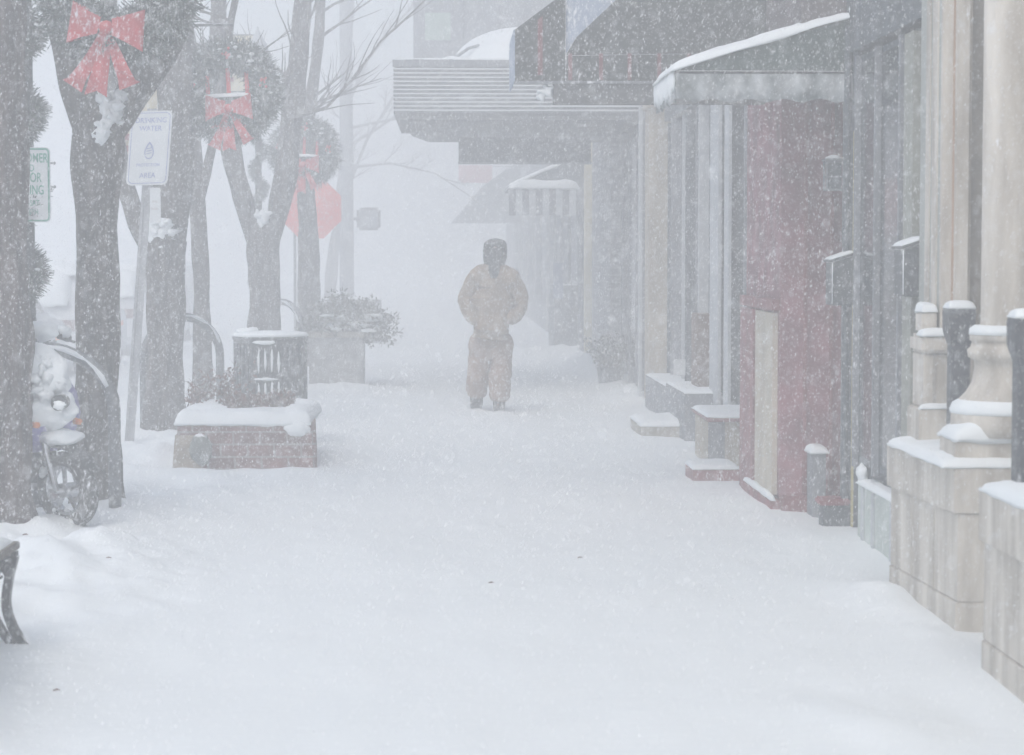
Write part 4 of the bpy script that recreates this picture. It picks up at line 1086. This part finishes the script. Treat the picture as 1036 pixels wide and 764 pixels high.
bx('door', M_dark, B, PX(561, 36.5), 2.18, 36.5, 38.5, -.1, PZ(292, 36.5) + .05)
bx('door', M_dark, B, 2.06, 2.19, 34.2, 35.3, -.1, 2.3)
bx('blue_poster', mat('poster_blue', (.15, .19, .29), .7, .1), B, PX(560, 36.4), PX(570, 36.4), 36.4, 36.44, PZ(302, 36.4), PZ(266, 36.4))
for y in (39.5, 42., 44.5): bx('window', M_dark, B, 2.14, 2.19, y, y + 1.6, .6, 2.4)
B = thing('last_building', (2.1, 60, 0), 'palest building block at the far end of the sidewalk', 'building')
bx('wall', M_grey, B, 2.1, 9, 47.02, 78., -.2, 8.)
for y in (49, 53, 57, 61, 65): bx('window', M_dark, B, 2.05, 2.09, y, y + 2.2, .6, 2.5)
bx('cornice', M_grey, B, 1.9, 2.095, 47.1, 78., 7.4, 7.8)
# bushes and litter of snow at the storefront base
t = plant('sidewalk_shrub', 'small snow-buried potted shrub at the foot of the dark storefront', 2.0, 27.4, .22, 60, .45, .13, mat('pot_leaf', (.06, .07, .06), .9, .4, 10, frost=.4), 6)
mb = MB(); mb.lathe([(.13, -.25), (.17, -.03), (.18, 0), (.15, .0)], (2.0, 27.4, .26), 20); mb.build('pot', M_dark, t, smooth=True)

# ------------------------------------------------------------------ awnings, canopy, signs
# small green awning
Y = 13.0; Yb = 14.15
f = P(684, 73, Y); tw = P(866, 19, Y); bt = P(684, 103, Y)
t = thing('green_awning', (tw.x, Y, f.z), 'small shed awning with thick snow on top and frosted scalloped edge over the red wall', 'awning')
mb = MB(); mb.prism([(f.x, Y, f.z), (tw.x, Y, f.z), (tw.x, Y, tw.z)], (0, .006, 0)); mb.build('end_panel', M_greenc, t); mb = MB(); mb.prism([(f.x, Yb, f.z), (tw.x, Yb, f.z), (tw.x, Yb, tw.z)], (0, .006, 0)); mb.build('end_panel', M_greenc, t)
mb = MB(); mb.prism([(f.x, Y + .007, f.z), (tw.x, Y + .007, tw.z), (tw.x, Y + .007, tw.z + .012), (f.x, Y + .007, f.z + .012)], (0, Yb - Y - .01, 0)); mb.build('roof_canvas', M_greenc, t)
mb = MB(); mb.tube([(f.x, Y - .006, f.z - .0), (tw.x, Y - .006, f.z)], .008, 8); mb.tube([(f.x, Y, f.z), (f.x, Yb, f.z)], .01, 8); mb.tube([(f.x, Yb, f.z), (tw.x, Yb, f.z)], .01, 8); mb.build('frame_tube', M_iron, t)
def scallop(mb, a, b, z1, z0, n, amp, nrm):
    """hanging cloth from a to b"""
    a, b, nrm = Vector(a), Vector(b), Vector(nrm); N_ = n * 8; pv = None
    for i in range(N_ + 1):
        u = i / N_; p = a.lerp(b, u); lo = z0 + amp * abs(math.cos(math.pi * u * n)) ** 1.5
        off = nrm * .012 * math.sin(u * n * 6.28 * 1.5)
        cur = [mb.v((p.x, p.y, z1)), mb.v((p.x + off.x * .5, p.y + off.y * .5, (z1 + lo) / 2)), mb.v((p.x + off.x, p.y + off.y, lo))]
        back = [mb.v(v.co - nrm * .003) for v in cur]
        if pv:
            for k in range(2): mb.face([pv[0][k], cur[k], cur[k + 1], pv[0][k + 1]]); mb.face([pv[1][k], pv[1][k + 1], back[k + 1], back[k]])
            mb.face([pv[0][2], cur[2], back[2], pv[1][2]])
        pv = (cur, back)
mb = MB(); scallop(mb, (f.x, Y - .004, 0), (tw.x, Y - .004, 0), f.z - .004, bt.z - .005, 5, .022, (0, -1, 0)); va = mb.build('valance', M_frostc, t, smooth=True)
mb = MB(); scallop(mb, (f.x - .004, Y, 0), (f.x - .004, Yb, 0), f.z - .004, bt.z - .005, 6, .022, (-1, 0, 0)); mb.build('valance', M_frostc, t, smooth=True)
mb = MB(); sl = (tw.z - f.z) / (tw.x - f.x)
mb.snow(f.x - .03, tw.x - .01, Y - .015, Yb + .01, f.z + .015, .055, over=.0, nx=26, ny=20, slope=(sl, 0), p=8, rag=.35)
for k in range(14): mb.lump((f.x - .012, Y + .03 + k * .085, f.z - .05), (.014, .028, .06 + .02 * (k % 3)), 2, .2, seed=k)
mb.lump((tw.x - .02, Y, tw.z + .05), (.02, .02, .07), 2, .2)
mb.build('snow_cap', M_snow, t, smooth=True)
# large dark awning with red stripes
Y = 14.55
t = thing('striped_awning', (2.0, Y, 2.6), 'large dark canvas awning with thin red stripes on its hanging edge, above the green awning', 'awning')
def poly_px(mb, pts, Y, dy): mb.prism([P(a, b, Y) for a, b in pts], (0, dy, 0))
mb = MB(); poly_px(mb, [(573, 55), (583, 38), (640, -16), (660, -60), (950, -60), (950, 50), (573, 56)], Y, .01); mb.build('end_panel', M_canvas, t)
mb = MB(); poly_px(mb, [(521, 30), (560, 1), (585, -30), (572, -30), (572, 82), (521, 82)], Y, .01) if False else poly_px(mb, [(521, 30), (572, -8), (572, 82), (521, 82)], Y, .01); fp = mb.build('front_panel', M_canvas, t)
mb = MB(); poly_px(mb, [(572.5, 55), (572.5, -60), (662, -60), (640, -16), (583, 38)], Y + .03, .01); mb.build('inner_canvas', M_bluec, t)
mb = MB(); mb.mi = 0; poly_px(mb, [(573, 56.5), (900, 52), (900, 82), (573, 82)], Y - .004, .01); va = mb.build('valance', M_canvas, t)
for q in (577, 608, 637, 667, 697):
    mb = MB(); poly_px(mb, [(q - 2, 54), (q + 2, 54), (q + 2, 81), (q - 2, 81)], Y - .008, .003); mb.build('stripe', M_stripe, va)
mb = MB(); poly_px(mb, [(544, 20), (549, 16), (549, 76), (544, 76)], Y - .006, .003); mb.build('stripe', M_stripe, fp)
a = P(521, 82, Y); b = P(521, 30, Y); c = P(572, -8, Y)
mb = MB(); mb.box(a.x - .008, a.x, Y, Y + 1.0, a.z, b.z); mb.prism([(a.x, Y + .011, b.z - .005), (c.x, Y + .011, c.z - .005), (c.x, Y + .011, c.z), (a.x, Y + .011, b.z)], (0, 1.0, 0)); mb.build('front_canvas', M_bluec, t)
mb = MB(); poly_px(mb, [(560, 83), (900, 83), (900, 105), (560, 105)], Y + .02, .12); mb.build('beam', M_soff, t)
mb = MB(); poly_px(mb, [(520, 82.2), (900, 82.2), (900, 84.5), (520, 84.5)], Y - .01, .03); mb.build('frame_tube', M_grey, t)
mb = MB(); mb.lump(P(553, 92, Y + .05), (.05, .04, .035), 3, .35); mb.lump(P(548, 98, Y + .05), (.03, .03, .03), 2, .35); mb.build('stuck_snow', M_snow, t, smooth=True)

# flat ribbed canopy
Y = 25.3
a = P(398, 60, Y); b = P(649, 118, Y)
t = thing('ribbed_canopy', (b.x, Y, b.z), 'wide flat canopy with horizontal snow-lined ribs reaching far over the sidewalk', 'canopy')
n = 11; mb = MB(); dz = (a.z - b.z) * .80 / n; ztop = a.z - (a.z - b.z) * .14
mb.box(a.x + .4, 2.24, Y + .03, Y + 5.2, b.z, a.z - .01); mb.box(a.x + .02, a.x + .399, Y + .03, Y + 3.6, b.z, a.z - .01); mb.build('core', M_soff, t)
mb = MB()
for k in range(n):
    z = ztop - dz * (k + 1); mb.prism([(a.x, Y, z), (a.x, Y, z + dz * .45), (a.x, Y + .028, z + dz * .95), (a.x, Y + .028, z)], (b.x - a.x, 0, 0))
    mb.prism([(a.x, Y, z), (a.x, Y, z + dz * .45), (a.x + .018, Y, z + dz * .95), (a.x + .018, Y, z)], (0, 3.6, 0))
mb.build('ribs', M_corr, t)
mb = MB(); mb.box(a.x - .01, b.x, Y - .012, Y + .02, ztop + .004, a.z, .004); mb.build('top_band', M_lgrey if False else M_grey, t)
mb = MB()
for k in range(n):
    z = ztop - dz * (k + 1) + dz * .5; mb.box(a.x, b.x - .03, Y - .006, Y + .012, z, z + dz * .28)
mb.build('snow_line', M_snow, t)
c = P(430, 138, 30.4)
mb = MB(); mb.prism([(a.x + .02, Y + .02, b.z - .035), (2.24, Y + .02, b.z - .035), (2.24, Y + 5.1, b.z - .035), (c.x + .05, Y + 5.1, b.z - .035), (a.x + .16, Y + 3.6, b.z - .035)], (0, 0, .032)); mb.build('soffit', M_soff, t)
mb = MB(); mb.snow(a.x, 2.2, Y, Y + 5.2, a.z, .045, nx=40, ny=20, rag=.5, over=.01)
mb.build('snow_cap', M_snow, t, smooth=True)
# domed snow heap on the canopy
cc = P(528, 62, Y + 1.2)
mb = MB(); rr = 24
mb2 = MB()
for j in range(15):
    th = math.pi / 2 * j / 14
    pass
mb.lump((cc.x, Y + 1.4, a.z - .02), (.83, 1.3, .50), 4, .03, 1.5, seed=3); mb.lump((cc.x - .78, Y + .6, a.z + .02), (.22, .3, .06), 3, .2, seed=4)
o = mb.build('snow_heap', M_snow, t, smooth=True)
mb = MB(); mb.tube([(cc.x - .78, Y + .5, a.z + .06), (cc.x - .62, Y + .5, a.z + .17), (cc.x - .5, Y + .5, a.z + .2)], .018, 8); mb.build('frame_tube', M_grey, t)
# hanging sign board under the canopy
Y = 28.2; a = P(464, 139, Y); b = P(598, 166, Y)
t = thing('hanging_board', ((a.x + b.x) / 2, Y, b.z), 'long grey signboard hanging under the flat ribbed canopy', 'sign')
bx('board', M_dark, t, a.x, b.x, Y, Y + .12, b.z, a.z - .0, .01)
bx('board_frame', M_grey, t, a.x - .01, b.x + .01, Y - .012, Y - .002, b.z - .005, b.z + .02)
for x in (a.x + .2, b.x - .2): bx('hanger', M_iron, t, x - .01, x + .01, Y + .05, Y + .07, a.z, a.z + .2)
# far striped awning
Y = 35.5; Yb = 38.5
f = P(515, 190, Y); lo = P(515, 218, Y); w = P(598, 176, Y)
t = thing('vertical_striped_awning', (2.15, Y, f.z), 'faded awning with vertical light and dark stripes below the hanging signboard', 'awning')
mb = MB(); n = 11; 
for k in range(n):
    x0 = f.x + (2.15 - f.x) * k / n; x1 = f.x + (2.15 - f.x) * (k + 1) / n; mb.mi = k % 2
    mb.box(x0, x1 - .0005, Y, Y + .01, lo.z, f.z)
mb.build('valance', [mat('awning_dark_stripe', (.14, .15, .17), .9), M_lgrey], t)
mb = MB(); mb.prism([(f.x, Y + .012, f.z), (2.15, Y + .012, f.z), (2.15, Y + .012, w.z + .3)], (0, Yb - Y, 0)); mb.build('roof_canvas', M_dark, t)
mb = MB(); mb.snow(f.x, 2.13, Y, Yb, f.z + .02, .05, slope=((w.z + .28 - f.z) / (2.15 - f.x), 0), over=.02); mb.snow(f.x, 2.1, Y - .04, Y, f.z + .002, .12, over=.0, ny=4); mb.build('snow_cap', M_snow, t, smooth=True)
# sloping awning beyond
Y = 60.; a = P(457, 226, Y); b = P(512, 226, Y); c = P(512, 172, Y); d = P(488, 190, Y)
t = thing('sloping_awning', (2.1, Y, a.z), 'palest steep-sided awning beyond the vertically striped one', 'awning')
mb = MB(); mb.prism([a, (2.1, Y, a.z), (2.1, Y, c.z + .3), c, d], (0, .02, 0)); mb.build('end_panel', M_dark, t)
mb = MB(); mb.prism([a, d, c, c + Vector((0, 0, .02)), d + Vector((-.02, 0, .02)), a + Vector((-.02, 0, 0))], (0, 3, 0)); mb.build('roof_canvas', M_grey, t)
# red projecting sign
Y = 64.; a = P(464, 167, Y); b = P(498, 185, Y)
t = thing('red_shop_sign', (b.x, Y, b.z), 'pale pink-red projecting sign just below the hanging signboard', 'sign')
bx('panel', mat('pink_red', (.6, .17, .17), .7), t, a.x, b.x, Y, Y + .1, b.z, a.z, .01); bx('bracket', M_iron, t, b.x, 2.12, Y + .04, Y + .06, a.z - .05, a.z - .02)
# tall projecting sign over the canopy
Y = 36.; a = P(418, -30, Y); b = P(600, 62, Y)
t = thing('tall_projecting_sign', (2.2, Y, b.z), 'broad grey projecting sign with pale green panel rising above the flat ribbed canopy', 'sign')
bx('body', M_grey, t, a.x, 2.24, Y, Y + .8, b.z - .3, 7.4, .02)
a = P(430, 13, Y); b = P(456, 41, Y); bx('green_panel', mat('glass_green', (.34, .44, .38), .5, .1), t, a.x, b.x, Y - .03, Y - .003, b.z, a.z, .005)
bx('rib', M_dark, t, P(468, 0, Y).x, P(470, 0, Y).x, Y - .02, Y - .002, 5., 7.3)

# ------------------------------------------------------------------ person
def skin_mesh(name, verts, edges, radii, mat_, parent, sub=2, wr=0., wfr=6., seed=0, smooth=True):
    me = bpy.data.meshes.new(name); me.from_pydata([tuple(v) for v in verts], edges, []); o = bpy.data.objects.new(name, me); COL.objects.link(o)
    md = o.modifiers.new('s', 'SKIN'); md.use_smooth_shade = True
    for i, r in enumerate(radii):
        rr = r if hasattr(r, '__len__') else (r, r); me.skin_vertices[0].data[i].radius = rr
    me.skin_vertices[0].data[0].use_root = True
    ss = o.modifiers.new('u', 'SUBSURF'); ss.levels = sub; ss.render_levels = sub
    dg = bpy.context.evaluated_depsgraph_get(); m2 = bpy.data.meshes.new_from_object(o.evaluated_get(dg)); m2.name = name
    bpy.data.objects.remove(o)
    if wr:
        m2.calc_normals_split() if hasattr(m2, 'calc_normals_split') else None
        nn = [v.normal.copy() for v in m2.vertices]
        for v, nv in zip(m2.vertices, nn):
            c = v.co; k = noise.noise(Vector((c.x * wfr + seed, c.y * wfr, c.z * wfr * 1.6))) + .5 * noise.noise(Vector((c.x * wfr * 2, c.y * wfr * 2 + seed, c.z * wfr * 3.4)))
            v.co = c + nv * wr * k
    org = parent.location if parent else Vector((0, 0, 0))
    for v in m2.vertices: v.co -= org
    m2.materials.clear(); m2.materials.append(mat_)
    for p in m2.polygons: p.use_smooth = True
    o = bpy.data.objects.new(name, m2); COL.objects.link(o); o.parent = parent
    return o
Yp = 23.3; base = P(496, 414, Yp); gx = base.x; gp = gz(gx, Yp)
bpy.context.view_layer.update()
pe = None
def V(px, py, dy=0): return P(px, py, Yp + dy)
body_v = [V(497, 334), V(498, 315), V(499, 292), V(500, 272), V(500, 262), V(501, 252, .0), V(501, 247, .0),
          V(515, 283), V(530, 303, .03), V(519, 320, -.08), V(512, 327, -.11),
          V(484, 283), V(468, 303, .03), V(480, 320, -.08), V(488, 327, -.11),
          V(488, 345), V(484, 375, .03), V(482, 405, .16), V(482, 413, .06),
          V(506, 345), V(506, 374, -.1), V(504, 409, -.08), V(504, 415, -.2), V(501, 252, -.1)]
body_e = [(0, 1), (1, 2), (2, 3), (3, 4), (4, 5), (5, 6), (3, 7), (7, 8), (8, 9), (9, 10), (3, 11), (11, 12), (12, 13), (13, 14), (0, 15), (15, 16), (16, 17), (17, 18), (0, 19), (19, 20), (20, 21), (21, 22), (5, 23)]
body_r = [(.11, .09), (.11, .08), (.11, .08), (.09, .07), .04, (.055, .065), (.045, .05), .045, .038, .03, .028, .045, .038, .03, .028, .08, .05, .02, .02, .08, .05, .02, .02, .014]
root = bpy.data.objects.new('tmp', None); COL.objects.link(root); root.location = (gx, Yp, gp)
pb_ = skin_mesh('person', body_v, body_e, body_r, M_skin, root)
pb_.parent = None; pb_.location = root.location; bpy.data.objects.remove(root)
tag(pb_, 'person in dark hood, tan coat and baggy trousers walking with hands in pockets', 'person')
pe = pb_
cv = [V(498, 322), V(498, 307), V(499, 292), V(500, 278), V(500, 265), V(497, 333), V(497, 346),
      V(517, 282), V(528, 304, .03), V(523, 318, -.07), V(511, 326, -.10),
      V(482, 282), V(470, 304, .03), V(476, 318, -.07), V(488, 329, -.10)]
ce = [(0, 1), (1, 2), (2, 3), (3, 4), (0, 5), (5, 6), (3, 7), (7, 8), (8, 9), (9, 10), (3, 11), (11, 12), (12, 13), (13, 14)]
cr = [(.24, .17), (.235, .165), (.23, .16), (.19, .13), (.12, .11), (.29, .18), (.30, .19), (.125, .115), (.098, .1), (.092, .095), .085, (.125, .115), (.098, .1), (.092, .095), .085]
skin_mesh('coat', cv, ce, cr, M_coat, pe, 3, .009, 8, 1)
tv = [V(497, 332), V(497, 345), V(486.5, 357), V(484.5, 375, .02), V(482, 392, .08), V(481.5, 403, .12), V(507, 357), V(506, 376, -.07), V(505.5, 396, -.08), V(505, 408, -.08)]
te = [(0, 1), (1, 2), (2, 3), (3, 4), (4, 5), (1, 6), (6, 7), (7, 8), (8, 9)]
tr = [(.26, .15), (.255, .155), (.122, .14), (.108, .125), (.112, .125), (.10, .115), (.122, .14), (.108, .125), (.106, .12), (.10, .11)]
skin_mesh('trousers', tv, te, tr, M_trou, pe, 3, .012, 7, 4)
for vs, nm in (([V(482, 392, .12), V(482, 411, .12), V(481.5, 414, -.06)], 'boot'), ([V(505, 398, -.06), V(505, 414, -.06), V(505, 416.5, -.25)], 'boot')):
    skin_mesh(nm, vs, [(0, 1), (1, 2)], [.072, (.068, .075), (.058, .045)], M_boot, pe, 2)
skin_mesh('hood', [V(501, 250, .02), V(501.5, 241, .03), V(500.5, 261, .02), V(500, 273, .01), V(501, 255, -.04)], [(0, 1), (0, 2), (2, 3), (0, 4)], [(.132, .145), (.10, .12), (.135, .13), (.15, .12), (.115, .10)], M_knit, pe, 3, .008, 12, 2)
skin_mesh('face_cover', [V(501, 250, -.09), V(501, 258, -.12), V(500, 268, -.11), V(499.5, 282, -.14)], [(0, 1), (1, 2), (2, 3)], [(.075, .05), (.07, .05), (.07, .05), (.04, .03)], M_knit, pe, 2)
MOUNDS.append((V(505, 416).x, Yp - .3, .12, .10, .02))
MOUNDS.append((V(482, 412).x, Yp - .02, .12, .12, .03))

# ------------------------------------------------------------------ ground sheet
def axis(segs):
    o = []
    for a, b, s in segs:
        n = max(1, int(round((b - a) / s)))
        o += [a + (b - a) * i / n for i in range(n)]
    o.append(segs[-1][1]); return o
xs_ = axis([(-150, -30, 12), (-30, -8, 1.2), (-8, -3, .22), (-3, 2.6, .045), (2.6, 8, .5), (8, 150, 12)])
ys_ = axis([(-40, 4, 2.5), (4, 7, .12), (7, 14, .05), (14, 22, .08), (22, 34, .14), (34, 60, .5), (60, 180, 8)])
me = bpy.data.meshes.new('snowy_sidewalk')
nx = len(xs_)
vv = [(x, y, gz(x, y)) for y in ys_ for x in xs_]
ff = [(j * nx + i, j * nx + i + 1, (j + 1) * nx + i + 1, (j + 1) * nx + i) for j in range(len(ys_) - 1) for i in range(nx - 1)]
me.from_pydata(vv, [], ff); me.materials.append(M_snow)
for p in me.polygons: p.use_smooth = True
o = bpy.data.objects.new('ground', me); COL.objects.link(o); tag(o, 'deep wind-blown snow over the whole sidewalk and street', 'ground', kind='structure')
# fallen twigs and leaves on the snow
for k, (px, py) in enumerate(((72, 537), (82, 566), (57, 695), (587, 566), (497, 593), (26, 580), (110, 588))):
    Yg = 3680 / (py - 258); x = P(px, py, Yg).x; z = gz(x, Yg)
    mb = MB(); mb.tube([(x - .012, Yg, z + .002), (x, Yg + .012, z + .004), (x + .014, Yg + .006, z + .002)], [.003, .004, .001], 5)
    o = mb.build('leaf_bit', M_leaf, None, origin=(x, Yg, z)); tag(o, 'tiny dark bit of leaf litter lying on the snow', 'leaf', 'leaf bits on the snow')

# ------------------------------------------------------------------ falling snow
def flakes(n, name):
    import array
    V_, F_ = [], []
    for _ in range(n):
        y = 2.6 + 30 * U01() ** .8; w = .26 * y + .4
        x = uni(-w, w) + .0 * y; z = uni(-.0, 1.6 + .13 * y)
        if z < gz(x, y) if False else z < .02: continue
        r = .00088 * (1 + 2.2 * U01() ** 4) * (.7 + .3 * sstep(4, 12, y)); d = Vector((uni(-.5, .15), uni(-.3, .3), -1)).normalized() * r * uni(1.3, 3.8)
        a = d.orthogonal().normalized() * r; b = d.cross(a).normalized() * r * uni(.6, 1)
        c = Vector((x, y, z)); i = len(V_)
        V_ += [c + d, c + a, c - a * .5 + b, c - a * .5 - b, c - d]
        F_ += [(i, i + 1, i + 2), (i, i + 2, i + 3), (i, i + 3, i + 1), (i + 4, i + 2, i + 1), (i + 4, i + 3, i + 2), (i + 4, i + 1, i + 3)]
    me = bpy.data.meshes.new(name); me.from_pydata(V_, [], F_)
    m = bpy.data.materials.new('flake'); m.use_nodes = True; b = m.node_tree.nodes['Principled BSDF']; b.inputs['Base Color'].default_value = (.80, .82, .83, 1); b.inputs['Roughness'].default_value = 1; b.inputs['Specular IOR Level'].default_value = 0
    me.materials.append(m); o = bpy.data.objects.new(name, me); COL.objects.link(o); tag(o, 'fine dense snowflakes driven through the air', 'snowfall', kind='stuff')
flakes(NFLAKE, 'falling_snow')

# ------------------------------------------------------------------ haze, light
me = bpy.data.meshes.new('haze'); mb = MB(); mb.box(-152, 152, -42, 182, -1.2, 9.2); o = mb.build('haze', [], None); tag(o, 'white blowing snow filling the air down the street', 'haze', kind='stuff')
m = bpy.data.materials.new('haze_air'); m.use_nodes = True; nt = m.node_tree
for n in list(nt.nodes): nt.nodes.remove(n)
out = nt.nodes.new('ShaderNodeOutputMaterial'); pv = nt.nodes.new('ShaderNodeVolumePrincipled')
pv.inputs['Color'].default_value = (.984, .995, .998, 1); pv.inputs['Density'].default_value = HAZE; pv.inputs['Anisotropy'].default_value = 0.0
nt.links.new(pv.outputs[0], out.inputs['Volume']); o.data.materials.append(m)

wd = bpy.data.worlds.new('World'); scene.world = wd; wd.use_nodes = True; nt = wd.node_tree
bg = nt.nodes['Background']; sky = nt.nodes.new('ShaderNodeTexSky'); sky.sky_type = 'NISHITA'; sky.sun_disc = False
EL, ROT = R(50), R(200)
sky.sun_elevation = EL; sky.sun_rotation = ROT; sky.air_density = 1.; sky.dust_density = 3.; sky.ozone_density = 1.
hs = nt.nodes.new('ShaderNodeHueSaturation'); hs.inputs['Saturation'].default_value = .68
nt.links.new(sky.outputs[0], hs.inputs['Color']); nt.links.new(hs.outputs[0], bg.inputs[0]); bg.inputs[1].default_value = .15
sd_ = bpy.data.lights.new('sun', 'SUN'); sd_.energy = .5; sd_.angle = R(40); sd_.color = (1, .98, .96)
so = bpy.data.objects.new('sun', sd_); COL.objects.link(so)
dv = Vector((math.sin(ROT) * math.cos(EL), math.cos(ROT) * math.cos(EL), math.sin(EL)))
so.rotation_euler = dv.to_track_quat('Z', 'Y').to_euler(); so.location = (0, 0, 30)

scene.view_settings.view_transform = 'Standard'; scene.view_settings.look = 'None'
scene.view_settings.gamma = 1; scene.view_settings.exposure = EXPO; scene.view_settings.use_curve_mapping = False
scene.cycles.max_bounces = 8; scene.cycles.volume_bounces = 6; scene.cycles.diffuse_bounces = 3; scene.cycles.use_denoising = True
scene.cycles.use_adaptive_sampling = True; scene.cycles.adaptive_threshold = .02
